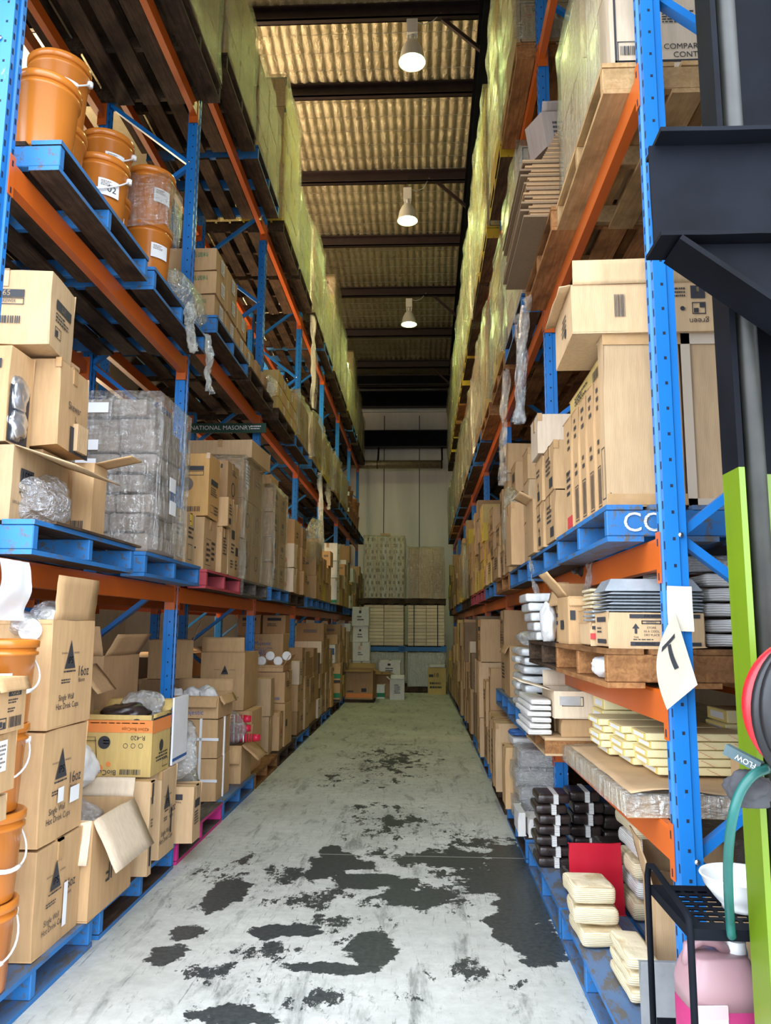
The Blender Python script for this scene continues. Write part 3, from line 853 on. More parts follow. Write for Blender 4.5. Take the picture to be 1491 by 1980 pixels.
# ------------------------------------------------------------------ buckets
def bucket_meshes(far=False):
    m = M['bucketfar' if far else 'bucket']; r, h = .142, .335
    b = MB(); b.lathe([(r * .86, 0), (r * .89, .006), (r * .985, h - .065), (r * 1.06, h - .062), (r * 1.06, h - .05), (r * .99, h - .046), (r, h - .012), (r * .95, h - .012)], 40, m)
    l = MB(); l.lathe([(r * 1.02, h - .034), (r * 1.075, h - .03), (r * 1.08, h - .006), (r * 1.04, h), (r * .97, h + .002), (r * .95, h - .006), (0, h - .006)], 40, m)
    hd = MB(); pts = []
    for i in range(21):
        a = PI * i / 20; pts.append((1.09 * r * math.cos(a), -1.12 * r * math.sin(a) - .005, h - .075 - .13 * math.sin(a)))
    hd.tube(pts, .0045, M['whiteplastic'], 6)
    hd.tube(pts[8:13], .009, M['whiteplastic'], 8)
    for s in (1, -1): hd.lathe([(.016, -.012), (.016, .012)], 10, M['whiteplastic'], (s * 1.07 * r, 0, h - .075))
    st = MB(); P = lambda a, b: ((r * 1.0 + .004) * math.sin((a - .055) / r), -(r * 1.0 + .004) * math.cos((a - .055) / r), .12 + b)
    n0 = 12
    for i in range(n0):
        a0, a1 = .11 * i / n0, .11 * (i + 1) / n0; st.poly([P(a0, 0), P(a1, 0), P(a1, .085), P(a0, .085)], M['paper'])
    st2 = lambda a, b: ((r * 1.0 + .0055) * math.sin((a - .055) / r), -(r * 1.0 + .0055) * math.cos((a - .055) / r), .12 + b)
    marks(st, st2, [('l', .12, .55, .6, .35, 4)], .11, .085, M['inkgrey'])
    return b.mesh('body'), l.mesh('lid'), hd.mesh('handle'), st.mesh('sticker')
BK = {False: bucket_meshes(), True: bucket_meshes(True)}
BKH = .335
def bucket(label, x, y, z, rz=0, handle=0, sticker=0, far=False, written=None, group='orange buckets'):
    b, l, h, s = BK[far]
    r = thing('lidded_bucket', label, 'bucket', (x, y, z), rz, group)
    link('body', b, r); link('lid', l, r)
    if handle is not None: o = link('handle', h, r); o.rotation_euler.z = handle
    if sticker is not None:
        o = link('sticker', s, r); o.rotation_euler.z = sticker
        if written:
            pm = MB(); rr = .142 + .0062; P = lambda a, b: (rr * math.sin((a - .055) / .142), -rr * math.cos((a - .055) / .142), .12 + b)
            marks(pm, P, [('t', written, .62, .42, .42)], .11, .085, M['ink']); q = pm.build('handwriting', r); q.rotation_euler.z = sticker
    return r
def LAST(): return LASTO[0]
LASTO = [None]
# ------------------------------------------------------------------ bundles in plastic
def bundle(label, x0, x1, y0, y1, z0, z1, mat, group=None, name='wrapped_bundle', cat='bundle', amp=.008, sleeve=None, n=(5, 5, 3), rz=0, band=None, lay=0, rnd_=.012):
    NC[0] += 1; w, d, h = x1 - x0, y1 - y0, z1 - z0
    mb = MB(); q_ = amp * .55; mb.roundbox((-w / 2 + q_, -d / 2 + q_, q_), (w / 2 - q_, d / 2 - q_, h - q_), min(rnd_, h * .32), n, amp * .6, 9, NC[0], M[mat])
    o = mb.build(name, None, ((x0 + x1) / 2, (y0 + y1) / 2, z0), rz); tag(o, label, cat, group); LASTO[0] = o
    if lay:         # edges of the stacked sheets inside
        lm = MB()
        for i in range(1, lay):
            z = h * i / lay; e = .001 + amp * .5
            lm.box((-w / 2 - e, -d / 2 - e, z - .0012), (w / 2 + e, d / 2 + e, z + .0012), M['inkgrey'])
        lm.build('sheet_edges', o)
    if band:
        bmh = MB(); e = .003 + amp * .6
        bmh.box((-w * .1 - .02, -d / 2 - e, .004), (-w * .1 + .02, d / 2 + e, h + .004), M[band])
        bmh.box((-w / 2 - e, -d * .1 - .02, .004), (w / 2 + e, -d * .1 + .02, h + .004), M[band])
        bmh.build('paper_band', o)
    if sleeve:
        s = MB(); s.gridbox((-w / 2 - .008, -d / 2 - .008, .001), (w / 2 + .008, d / 2 + .008, h + .005), (6, 6, 3), .007, 9, NC[0] + 40, M[sleeve], skip=((2, False),)); s.smooth(); s.build('plastic_sleeve', o)
    return o
# ------------------------------------------------------------------ columns of cartons
COLN = {}
LEVN = {-1: 'floor', 0: 'first', 1: 'second', 2: 'top'}
CWORD = dict(tan='tan', light='light brown', brown='brown', orange='orange-brown', pale='pale', yellow='yellow-brown', gold='yellow', white='white', grey='grey', dark='dark brown')
def bay_of(side, y):
    u = UY[side]
    for k in range(6, -1, -1):
        if y >= u[k] - .15: return k
    return 0
STUFF = MB(); NST = [0]
STUFF_FROM = 9.4
ALT = dict(tan='tan brown light', brown='brown tan dark', light='light pale tan', yellow='yellow gold tan', gold='gold yellow', white='white pale', pale='pale light', grey='grey', dark='dark', orange='orange')
def stuff_box(xa, xb, y0, y1, z0, z1, col, fc, rr, p=.5):
    e = .003; h = z1 - z0
    STUFF.box((xa, y0 + .006, z0 + .002), (xb, y1 - .006, z1 - .002), CARD[rr.choice(ALT[col].split())])
    X = xb + e if fc == 'R' else xa - e
    ym = (y0 + y1) / 2
    STUFF.poly([(X, ym - .02, z1 - .09), (X, ym + .02, z1 - .09), (X, ym + .02, z1 - .003), (X, ym - .02, z1 - .003)], M['tape'])
    if rr.random() < p:
        a, b = rr.uniform(.1, .4), rr.uniform(.55, .9); c = rr.uniform(.3, .55)
        for k in range(rr.choice((1, 2, 3))):
            zz = z0 + h * (c + .11 * k); STUFF.poly([(X, y0 + (y1 - y0) * a, zz), (X, y0 + (y1 - y0) * b, zz), (X, y0 + (y1 - y0) * b, zz + h * .06), (X, y0 + (y1 - y0) * a, zz + h * .06)], M['inkgrey'])
    if rr.random() < p:
        xm0, xm1 = xa + (xb - xa) * .25, xa + (xb - xa) * .75; zz = z0 + h * .6
        STUFF.poly([(xm0, y0 + .003, zz), (xm1, y0 + .003, zz), (xm1, y0 + .003, zz + h * .14), (xm0, y0 + .003, zz + h * .14)], M['inkgrey'])
def column(side, lev, y0, y1, z0, hs, cols, xf=None, depth=.5, seed=0, extra='', mk=True, jit=.02, stuff=None, group=None):
    """a column of cartons, bottom first; xf = aisle face"""
    rr = random.Random(seed * 77 + int(y0 * 100))
    b = bay_of(side, (y0 + y1) / 2)
    if xf is None: xf = -1.71 if side == 'L' else .81
    st = stuff if stuff is not None else y0 > STUFF_FROM
    key = (side, lev, b); c = COLN[key] = COLN.get(key, 0) + (0 if st else 1)
    z = z0; out = []
    for t, h in enumerate(hs):
        j = rr.uniform(-jit, jit); jy = rr.uniform(-.012, .0)
        if side == 'L': xa, xb = xf - depth + j, xf + j
        else: xa, xb = xf + j, xf + depth + j
        col = cols[t % len(cols)]
        if st:
            stuff_box(xa, xb, y0, y1, z, z + h, col, 'R' if side == 'L' else 'L', rr)
        else:
            lab = '%s carton, %s tier, %s column, %s level, %s bay, %s' % (CWORD[col], LOW[t], ORD[c - 1], LEVN[lev], BAYN[b], RACK[side])
            out.append(carton(lab, xa, xb, y0 + .006 + jy * 0, y1 - .006, z + .001, z + h - .001, col, rr.uniform(-.015, .015), True, (mk if isinstance(mk, dict) else generic_marks(side, rr)) if mk and y0 < 12 else None,
                              group=group or 'cartons on the %s' % RACK[side], detail=y0 < 9, name='carton'))
        z += h
    return out
def pal(side, lev, b, i, kind, y=None, xf=None, dz=0, rz=0):
    """pallet number i of a bay on a level (-1 = floor)"""
    if y is None: y = UY[side][b] + (.13 if i == 0 else 1.42)
    z = 0 if lev < 0 else LV[side](b)[lev]
    nm = {'blue': 'worn blue', 'bluedeck': 'worn blue', 'pine': 'new pine', 'old': 'dark old', 'red': 'red', 'redwood': 'reddish timber', 'grey': 'weathered grey', 'yellow': 'yellow-painted', 'green': 'green-painted', 'pink': 'pink-ended'}[kind]
    pallet(side, y, z + dz + .0005, '%s pallet, %s one on the %s level of the %s bay, %s' % (nm, ('nearer', 'farther')[i], LEVN[lev], BAYN[b], RACK[side]), kind, xf, rz)
    return y, z + dz + .151
# ------------------------------------------------------------------ helpers to read a carton off its nearest vertical edge
def FB(pxn, pyb, pxf, pyt, z0):
    """foot of the near vertical edge (standing at height z0), the far edge of the aisle face, the top of the near edge"""
    p = atZ(pxn, pyb, z0); z1 = atY(pxn, pyt, p.y).z; yf = atX(pxf, (pyb + pyt) / 2, p.x).y
    return p.x, p.y, yf, z1
def YB(Y, pxn, pyt, pxf):
    p = atY(pxn, pyt, Y); return p.x, Y, atX(pxf, pyt, p.x).y, p.z
def LC(label, g, depth, z0, col, **k):
    X, ya, yb, z1 = g; return carton(label, X - depth, X, ya, yb, z0, z1, col, **k)
def DEP(y, d): return .16 if any(abs(y + d / 2 - u - .05) < d / 2 + .09 for u in UY['L']) else .45
TRI = lambda u, v, s: [('tri', u, v, s), ('t', 'IPS', u, v + s * .30, s * .26, 1, M['inkwhite'])]
def ips_marks():
    return [('tri', .42, .54, .27), ('l', .28, .50, .28, .03, 1), ('t', '16oz', .75, .50, .105, .9), ('t', '86mm', .72, .415, .042), ('l', .24, .40, .3, .05, 2),
            ('t', 'Single Wall', .38, .27, .058, .9), ('t', 'Hot Drink Cups', .42, .19, .058, .9)] + [('t', 'IPS', .42, .615, .07, 1, CARD['tan'])] + \
           [('t', 'Innovative', .28, .69, .022), ('t', 'packaging', .56, .69, .022), ('t', 'solutions', .42, .515, .022)]
# ================================================================== floor level, bucket rack
FX = -1.61
fl = [('blue', 2.80), ('blue', 4.05), ('pink', 5.28), ('bluedeck', 6.48), ('redwood', 7.70), ('old', 8.95), ('blue', 10.15), ('old', 11.45), ('blue', 12.75), ('old', 14.22), ('blue', 15.5), ('old', 17.0), ('blue', 18.25)]
fl[0] = ('bluedeck', 2.80)
for i, (k, y) in enumerate(fl):
    pallet('L', y, .0006, '%s floor pallet, %s from the camera under the bucket rack' % ({'blue': 'blue', 'pink': 'pink-ended grey', 'bluedeck': 'half-empty blue', 'redwood': 'reddish timber', 'old': 'dark timber'}[k], ORD[i]), k, FX)
D0 = .1525
# four buckets in a column
for i in range(4):
    bucket('orange lidded bucket, %s of the floor stack of four beside the hot-cup cartons' % ('bottom', 'second', 'third', 'top')[i], -1.735 + (.0, .006, -.006, .01)[i], 3.12, D0 + BKH * i + .0003, 0, (.9, 1.2, .8, 1.1)[i] , .5, group='orange buckets stacked on the floor pallet')
# support column and cartons in front of the buckets
for i in range(2): bucket('orange lidded bucket at the frame edge, %s of two under the torn cardboard' % ('lower', 'upper')[i], -1.80, 2.80, D0 + BKH * i, 0, None, None)
carton('torn light cardboard box crushed on a bucket lid at the frame edge', -2.0, -1.53, 2.66, 2.945, D0 + 2 * BKH + .001, .945, 'light', .05, False, amp=.02, name='torn_carton')
carton('small carton with white label under the XS120 carton at the frame edge', -1.98, -1.52, 2.66, 2.93, .95, 1.165, 'tan', .03, True, None, [('R', .35, .35, .10, .11, 6)])
carton('small XS120 carton with raised flap in front of the top bucket', -1.97, -1.50, 2.70, 2.93, 1.166, 1.36, 'tan', .02, True,
       {'R': [('r', .42, .66, .4, .12), ('t', 'XS120', .62, .72, .09, 1, CARD['light']), ('l', .42, .52, .4, .1, 2), ('l', .42, .36, .3, .1, 2), ('o', .18, .08, .22, .2), ('r', .21, .12, .07, .1), ('r', .30, .1, .07, .1), ('b', .48, .08, .4, .2)]},
       open_=[('F', 150, .12), ('R', 160, .05)], amp=.002)
# hot cup cartons, three high
X, ya, yb = -1.63, 3.38, 3.82
for i, (za, zb) in enumerate(((D0, .60), (.602, 1.095), (1.097, 1.575))):
    o = carton('tan 16oz hot-cup carton, %s of the stack of three beside the buckets' % ('bottom', 'middle', 'open top one')[i], X - .52, X + (.004, -.004, .0)[i], ya, yb, za, zb, 'tan', 0, True, {'R': ips_marks()},
               group='16oz hot-cup cartons', open_=[('R', 3, .20, 'white-faced raised flap'), ('F', 172, .02), ('L', 60, .2)] if i == 2 else None, amp=.006, tapec='tape')
    if i < 2:
        P, W_ = face_P('R', .52, .44, zb - za, False, .005)
        for q in ([('r', .60, .12, .09, .42)] if i == 0 else [('r', .34, .33, .13, .13), ('r', .62, .28, .22, .14)]):
            pm = MB(); marks(pm, P, [q], W_, zb - za, M['paper']); pm.build('torn_sticker', o)
for i, (dx, dy, dz, rz) in enumerate(((-.16, .10, .0, .3), (-.30, .22, .02, .5), (-.14, .26, .05, .2), (-.40, .10, .03, .1))):
    c = thing('cup_sleeve', 'bagged sleeve of white paper cups in the open hot-cup carton, %s' % ('nearest the corner', 'in the middle', 'beside the raised flap', 'at its back')[i], 'paper cups', (X + dx, ya + dy, 1.545 + dz), rz, 'white cup sleeves in the open carton')
    mb = MB(); mb.lathe([(.0, 0), (.036, 0), (.045, .10), (.047, .10), (.041, .0)], 20, M['cup'])
    for q in range(6): mb.lathe([(.044, .10 + .012 * q), (.048, .103 + .012 * q), (.048, .109 + .012 * q), (.044, .112 + .012 * q)], 20, M['cup'])
    o = mb.build('cups', c); o.rotation_euler = (PI / 2 + .1, 0, .2)
    b = blobby(None, (0, -.06, -.05), (.07, .13, .062), 'bag', 'plastic_sleeve', amp=.2, sd=i + 2, seg=3); b.parent = c
pp = MB(); pp.sheet(lambda u, v: Vector((-1.70 + .012 * math.sin(5 * v) + .02 * noise.noise(Vector((u * 3, v * 3, 1))), 3.02 + .24 * u + .03 * v, 1.82 - .25 * v)), 12, 12, M['paper'])
o = pp.build('hanging_paper'); tag(o, 'torn white paper sheet hanging from the first beam above the open cup carton', 'paper')
# open BUF carton with folded-back flap
X, ya, yb, zt = FB(168, 1786, 252, 1587, D0)
bc = carton('open tan carton with a wide pale flap folded over its side', X - .46, X, ya, yb, D0, zt, 'tan', .0, False, {'R': [('t', 'BUF', .45, .62, .20, 1.0), ('l', .2, .4, .5, .02, 1)]},
       open_=[('R', 152, .27, 'pale inside of the folded flap'), ('F', 170, .2), ('B', 12, .10)], amp=.008, flip=True)
for f in bc.children:
    if f.name.startswith('flap') and f.data.materials: f.data.materials[0] = CARD['pale']
blobby('crumpled clear bag inside the open carton with the pale flap', (X - .23, (ya + yb) / 2, zt - .20), (.17, .17, .12), 'bag', sd=3)
# tall cartons, cup cartons and the upside-down yellow cup carton
X, ya, yb, zt = FB(284, 1697, 297, 1512, D0)
zT = .672
LC('tall narrow tan carton on end between the pale-flap carton and a hot-cup carton', (X, ya, yb - .005, zT), .50, D0, 'light', marks_={'R': [('r', .3, .75, .35, .22), ('r', .3, .1, .35, .3), ('l', .3, .5, .5, .1, 3)]})
X2, ya2, yb2, zt2 = FB(306, 1665, 339, 1492, D0)
ya2 = max(ya2, yb + .003)
LC('16oz hot-cup carton with black tape strip, below the upside-down yellow cup carton', (X2, ya2, yb2, zT), .48, D0, 'light', marks_={'R': ips_marks() + [('r', .66, .22, .09, .28)]})
X3, ya3, yb3, zt3 = FB(290, 1503, 328, 1383, zT + .001)
up = carton('upside-down yellow-brown cup carton with orange band, resting on two tall cartons', X3 - .46, X3, ya3, yb3, zT + .001, zt3, 'yellow', 0, False,
       {'F': [('r', 0, 0, 1, .085), ('t', 'Leakproof  Lockdown  Recyclable', .35, .045, .035, .9, CARD['light']), ('r', 0, .087, 1, .20, M['inkorange']), ('t', '420ml BioCups', .22, .23, .055), ('l', .1, .12, .75, .03, 1),
              ('t', 'R-420', .18, .37, .075), ('ring', .14, .50, .04), ('ring', .24, .50, .04), ('ring', .34, .50, .04), ('disc', .62, .45, .105), ('l', .56, .40, .12, .09, 2, CARD['yellow']),
              ('disc', .55, .80, .04, M['inkorange']), ('disc', .66, .86, .05, M['inkorange']), ('disc', .83, .90, .06, M['inkorange']), ('b', .13, .88, .27, .085), ('t', 'BioCup', .58, .93, .085)],
        'R': [('r', 0, 0, 1, .09), ('r', 0, .09, 1, .22, M['inkorange']), ('disc', .5, .55, .10), ('l', .15, .65, .7, .16, 3), ('o', .1, .8, .3, .13)]}, open_=[('F', 176, .03), ('B', 60, .12), ('R', 174, .02)], flip=True, amp=.004)
cupm = MB(); P, W_ = face_P('F', .46, yb3 - ya3, zt3 - zT, True, .008); H_ = zt3 - zT
for (u, s) in ((.83, 1),):
    pts = [(-.12, 0), (.12, 0), (.16, .34), (-.16, .34)]
    for (a, b) in zip(pts, pts[1:] + pts[:1]):
        va, vb = Vector(P((u + a[0] * .8) * W_, (.36 + a[1]) * H_)), Vector(P((u + b[0] * .8) * W_, (.36 + b[1]) * H_)); cupm.bar(va, vb, .001, .004, M['ink'], (0, 1, 0))
    va, vb = Vector(P((u - .11) * W_, .42 * H_)), Vector(P((u + .11) * W_, .42 * H_)); cupm.bar(va, vb, .001, .012, M['ink'], (0, 1, 0))
cupm.build('cup_drawing', up)
blobby('black plastic bag stuffed in the upside-down yellow cup carton', (X3 - .22, ya3 + .16, zt3 - .075), (.15, .13, .07), 'darktray', sd=9)
blobby('clear plastic bag on the rear of the upside-down yellow cup carton', (X3 - .15, yb3 - .08, zt3 - .05), (.13, .08, .09), 'bag', sd=11)
wb = MB(); wb.gridbox((0, 0, 0), (.012, .30, .42), (1, 4, 5), .004, 4, 2, M['paper']); wb.box((.0, .002, .022), (.0145, .298, .04), M['inkblue'])
tag(wb.build('corrugated_sheet', None, (-1.60, 5.02, .674)), 'white sheet with blue edge standing between the yellow cup carton and the second upright', 'sheet')
# stored things behind: shaded cartons
carton('shaded open carton with drooping flap behind the yellow cup carton', -2.42, -1.98, 4.35, 4.72, .95, 1.32, 'tan', .1, False, open_=[('F', 95, .16), ('R', 140, .2)])
carton('shaded tan carton carrying the open drooping-flap carton', -2.46, -2.0, 4.2, 4.76, D0, .948, 'tan', 0)
carton('large shaded open carton standing behind the drooping-flap carton', -2.62, -2.02, 4.95, 5.5, .72, 1.36, 'brown', -.05, False, open_=[('F', 20, .2), ('R', 30, .16)])
carton('shaded carton under the large open carton deep in the nearest bay', -2.62, -2.03, 4.95, 5.5, D0, .718, 'brown')
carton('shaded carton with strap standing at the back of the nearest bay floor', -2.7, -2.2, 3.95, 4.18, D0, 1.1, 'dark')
o = blobby('folded white cloth lying beside the shaded drooping-flap carton', (-1.90, 4.30, .673), (.11, .14, .13), 'napkin', 'folded_cloth', 'cloth', sd=6)
# S carton, bagged sleeves, strapped cartons, OZ carton
g = FB(371, 1632, 388, 1521, D0)
LC('tan S-marked carton on the pink-ended pallet beside the aisle', (g[0], g[1], g[2], g[3]), .44, D0, 'light', marks_={'F': [('r', .45, .76, .38, .10), ('t', 'S', .5, .81, .08, 1, CARD['light']), ('t', 'Plain White', .72, .72, .035), ('o', .45, .32, .2, .16), ('up', .5, .34, .12), ('up', .6, .34, .12), ('b', .4, .12, .3, .08)],
   'R': [('r', .2, .6, .6, .14), ('l', .2, .3, .6, .25, 5)]})
S_top = g[3]
blobby('big clear bag of white cup sleeves on top of the S carton', (g[0] - .25, 5.40, S_top + .003), (.20, .13, .22), 'bag', sd=21)
blobby('white cups showing through the clear bag on the S carton', (g[0] - .25, 5.40, S_top + .02), (.17, .10, .15), 'cup', 'cup_bundle', 'paper cups', sd=22)
blobby('tall clear bag of white sleeves standing beside the strapped cartons', (-1.80, 5.68, D0), (.20, .16, .28), 'bag', sd=24, amp=.2)
blobby('white cup sleeves inside the tall standing clear bag', (-1.80, 5.68, D0 + .005), (.17, .13, .23), 'napkin', 'cup_bundle', 'paper cups', sd=25, amp=.15)
def straps(o, w, d, h):
    s = MB(); e = .005
    for a, b in (((-.012 - w * .1, -d / 2 - e, .001), (.012 - w * .1, d / 2 + e, h + e)), ((-w / 2 - e, -.012, .001), (w / 2 + e, .012, h + e)), ((w * .2 - .01, -d / 2 - e, .001), (w * .2 + .01, -d / 2 + .001, h + e)), ((-w / 2, -d / 2 - e, h * .45), (w / 2 + e, -d / 2 + .001, h * .45 + .022))):
        s.box(a, b, M['whiteplastic'])
    s.build('strap', o)
Xs, ys, ye = -1.66, 6.42, 6.86
o = carton('lower white-strapped carton below the G carton', Xs - .48, Xs, ys, ye, D0, .49, 'tan', 0, False); straps(o, .48, .44, .338)
o = carton('white-strapped carton marked G under the open blue-lettered carton', Xs - .48, Xs - .005, ys, ye, .491, .80, 'tan', .01, False, {'F': [('t', 'G', .42, .50, .34), ('t', 'P', .1, .52, .2)]}); straps(o, .48, .44, .309)
o = carton('open carton with blue script lettering on top of the white-strapped cartons', Xs - .50, Xs, ys, ye, .806, .985, 'tan', -.02, False, {'F': [('t', 'Majestic', .58, .27, .22, 1, M['inkblue']), ('t', 'The', .5, .52, .10, 1, M['inkblue']), ('l', .05, .8, .35, .1, 1, M['inkblue'])]}, open_=[('F', 150, .10), ('R', 150, .08), ('B', 20, .12)])
for i, (dx, dy) in enumerate(((-.40, .1), (-.28, .2), (-.12, .12), (-.2, .3))): blobby('white bag bulging from the open blue-lettered carton, %s' % ORD[i], (Xs + dx, ys + dy, .91), (.075, .07, .07), 'napkin', sd=30 + i, group='white bags in the open carton')
blobby('loose white plastic sack hanging beside the strapped G carton', (-2.13 + .02, 6.31, .50), (.12, .05, .17), 'napkin', sd=37)
g = FB(465, 1516, 490, 1442, D0)
zo = g[3]
oz = LC('open OZ carton with red cups beside the empty blue pallet deck', (g[0], g[1], min(g[2], 7.58), zo), .46, D0, 'tan', marks_={'F': [('t', 'OZ', .40, .55, .12), ('l', .25, .42, .15, .04, 1)]}, open_=[('R', 130, .2), ('F', 165, .16), ('B', 30, .15)], amp=.008)
for i in range(7):
    c = thing('cup_sleeve', 'sleeve of red-striped white paper cups in the OZ carton, %s' % ('lower left', 'lower middle', 'lower right', 'middle left', 'middle right', 'upper left', 'upper right')[i], 'paper cups',
              (g[0] - .36 + .14 * (i % 3 if i < 3 else (i - 3) % 2) + (.05 if i > 2 else 0), g[1] + .10, zo + .01 + .085 * (0 if i < 3 else (1 if i < 5 else 2))), 0, 'red cup sleeves')
    mb = MB()
    for q in range(9): mb.lathe([(.036, .022 * q), (.041, .022 * q + .004), (.040, .022 * q + .010), (.037, .022 * q + .012)], 16, M['redcup'] if q % 2 == 0 or q > 6 else M['cup'])
    mb.lathe([(.036, .2), (.03, .27), (.0, .27)], 16, M['redcup'])
    o = mb.build('cups', c); o.rotation_euler = (0, PI / 2, .25)
    o.location = (-.05, 0, .04)
blobby('clear bag round the red cup sleeves in the OZ carton', (g[0] - .22, g[1] + .13, zo - .02), (.24, .14, .17), 'bag', sd=41, amp=.12)
# tall IPS carton and the cartons behind it
carton('closed tan carton under the tall triangle-logo carton', -2.2, -1.66, 7.70, 8.2, D0, .735, 'tan', 0)
X, ya, yb, zt = YB(7.72, 474, 1262, 500)
carton('tall triangle-logo carton with raised top flap beside the third upright', X - .44, X, ya, yb, .737, zt, 'tan', 0, True, {'F': [('tri', .55, .62, .16), ('t', 'IPS', .55, .67, .045, 1, CARD['tan']), ('t', 'Innovative', .38, .70, .02), ('t', 'packaging', .72, .70, .02), ('l', .45, .60, .2, .01, 1), ('t', 'CASE', .35, .22, .03), ('t', 'MADE', .82, .22, .03)]}, open_=[('F', 5, .15), ('L', 60, .1)])
carton('shaded open carton leaning deep beside the tall triangle-logo carton', -2.72, -2.3, 7.5, 8.0, 1.05, 1.42, 'tan', .3, False, open_=[('R', 20, .2)])
carton('shaded carton below the leaning open carton in the second bay', -2.72, -2.26, 7.45, 8.0, D0, 1.048, 'brown')
for i, (x0, y0, z0, z1) in enumerate(((-2.75, 6.55, D0, .62), (-2.75, 6.55, .622, .93), (-2.72, 6.0, D0, .9))):
    carton('shaded brown carton at the back of the second bay floor, %s' % ('under the printed one', 'printed, on another carton', 'tall one')[i], x0, x0 + .5, y0, y0 + .4, z0, z1, 'brown', 0, True, {'F': [('o', .55, .5, .2, .3), ('l', .3, .2, .4, .15, 2)]})
# ---- from the third upright inwards
def named(label, pxn, Yn, pyt, pxf, z0, dep, col, **k): return LC(label, YB(Yn, pxn, pyt, pxf), dep, z0, col, **k)
A = carton('light carton, lower of two narrow ones past the third upright', -2.1, -1.70, 8.78, 9.0, D0, .56, 'light', 0)
carton('light carton with torn corner, upper of two narrow ones past the third upright', -2.1, -1.69, 8.78, 9.02, .562, .98, 'light', .02, True, {'F': [('l', .1, .5, .2, .03, 1)]})
carton('tan carton with red triangle leaning beside the narrow cartons past the third upright', -1.98, -1.63, 9.05, 9.30, D0, .58, 'tan', .0, True, {'R': [('tri', .5, .42, .2, M['inkred']), ('l', .3, .3, .4, .06, 2)]})
carton('tall tan carton with QR-less label strip next to the leaning red-triangle carton'.replace('QR-less label strip', 'dark label strip'), -2.15, -1.62, 9.34, 9.85, D0, .655, 'tan', 0, True, {'F': [('r', .82, .35, .1, .22)], 'R': [('r', .12, .45, .2, .16)]})
carton('blue-printed carton below the open sleeve carton in the third bay', -2.22, -1.63, 9.34, 9.84, .657, 1.02, 'tan', 0, True, {'F': [('t', 'Majestic', .52, .68, .10, 1, M['inkblue']), ('l', .4, .35, .4, .22, 4, M['inkblue']), ('b', .6, .1, .3, .09, M['inkblue'])], 'R': [('l', .2, .5, .6, .2, 3)]})
oc = carton('open carton of white cup sleeves in the third bay below the blue-lettered box', -2.2, -1.66, 9.35, 9.82, 1.022, 1.10, 'tan', 0, False, open_=[('R', 30, .14), ('F', 168, .03), ('B', 10, .1)])
for i in range(6):
    mb = MB(); mb.lathe([(0, 0), (.045, 0), (.055, .16), (.05, .165), (0, .15)], 18, M['cup']); o = mb.build('cup_sleeve', None, (-2.10 + .085 * i, 9.36 + .02 * (i % 2), 1.125 + .06 * (i % 2))); o.rotation_euler = (-PI / 2 + .15, 0, .1 * (i - 2)); o.rotation_euler.x = PI / 2 - .15; o.location.y += .17
    tag(o, 'white paper cup sleeve in the third bay sleeve carton, %s from its left edge' % ORD[i].replace('nearest', 'first'), 'paper cups', 'white cup sleeves in the third bay')
carton('plain carton hidden behind the open sleeve carton, carrying the blue-lettered box', -2.35, -1.72, 9.88, 10.3, D0, 1.10, 'tan', 0)
carton('large blue-lettered cup carton behind the bagged white sleeves, third bay', -2.35, -1.76, 9.88, 10.32, 1.102, 1.47, 'tan', 0, True, {'F': [('t', 'Majestic', .55, .66, .13, 1, M['inkblue']), ('t', 'The', .5, .80, .05, 1, M['inkblue']), ('t', '8oz | 90mm | 2.55dia', .55, .50, .06, 1, M['inkblue']), ('l', .3, .26, .5, .2, 4, M['inkblue']), ('l', .02, .9, .25, .03, 1)]})
for i, x0 in enumerate((-2.55, -2.2)):
    carton('brown labelled carton on top at the rear of the third bay, %s' % ('nearer the rear beam', 'beside the fourth upright'), x0, x0 + .32, 10.7, 11.05, 1.40, 1.72, 'tan', 0, True, {'F': [('r', .2, .75, .6, .12), ('l', .2, .5, .5, .15, 2)]}) if False else carton('brown labelled carton on top at the rear of the third bay, %s' % ('nearer the rear beam', 'beside the fourth upright')[i], x0, x0 + .32, 10.7, 11.05, 1.40, 1.72, 'tan', 0, True, {'F': [('r', .2, .75, .6, .12), ('l', .2, .5, .5, .15, 2)]})
carton('long plain carton carrying the two labelled top cartons in the third bay', -2.6, -1.9, 10.65, 11.1, .8, 1.398, 'tan', 0); carton('plain carton at the bottom under the labelled top cartons, third bay', -2.6, -1.9, 10.65, 11.1, D0, .798, 'brown', 0)
rr = random.Random(4)
y = 10.36
while y < 14.2:      # tall columns facing the aisle
    d = rr.choice((.26, .36, .42)); hs = [rr.uniform(.28, .45) for _ in range(rr.choice((3, 3, 4)))]
    if y + d > 11.35 and y < 11.6 and False: pass
    column('L', -1, y, y + d, D0, hs, [rr.choice(('tan', 'brown', 'tan', 'light')) for _ in range(4)], -1.63, DEP(y, d), int(y * 10)); y += d + .02
carton('bright yellow-orange carton at the aisle edge beside the fifth upright', -1.86, -1.60, 14.0 - .02, 14.3, .153, .70, 'orange', 0, True, {'F': [('r', .1, .66, .5, .12), ('b', .1, .12, .6, .1)]})
for i in range(2): carton('brown and green banded carton, %s of two past the fifth upright' % ('lower', 'upper')[i], -2.05, -1.55, 14.95, 15.35, D0 + .36 * i + .0, D0 + .36 * i + .358, 'tan', 0, True, {'F': [('r', 0, .22, 1, .25, M['inkgreen']), ('r', .35, .6, .4, .18), ('r', 0, .02, 1, .12)]})
carton('white carton with blue panel on the green banded cartons', -2.0, -1.66, 14.98, 15.32, D0 + .722, 1.23, 'white', 0, True, {'F': [('r', .45, .45, .5, .35, M['inkblue']), ('l', .5, .1, .4, .2, 3)]})
carton('small tan carton above the white carton with blue panel', -2.02, -1.62, 14.98, 15.32, 1.232, 1.42, 'tan', 0)
y = 15.5
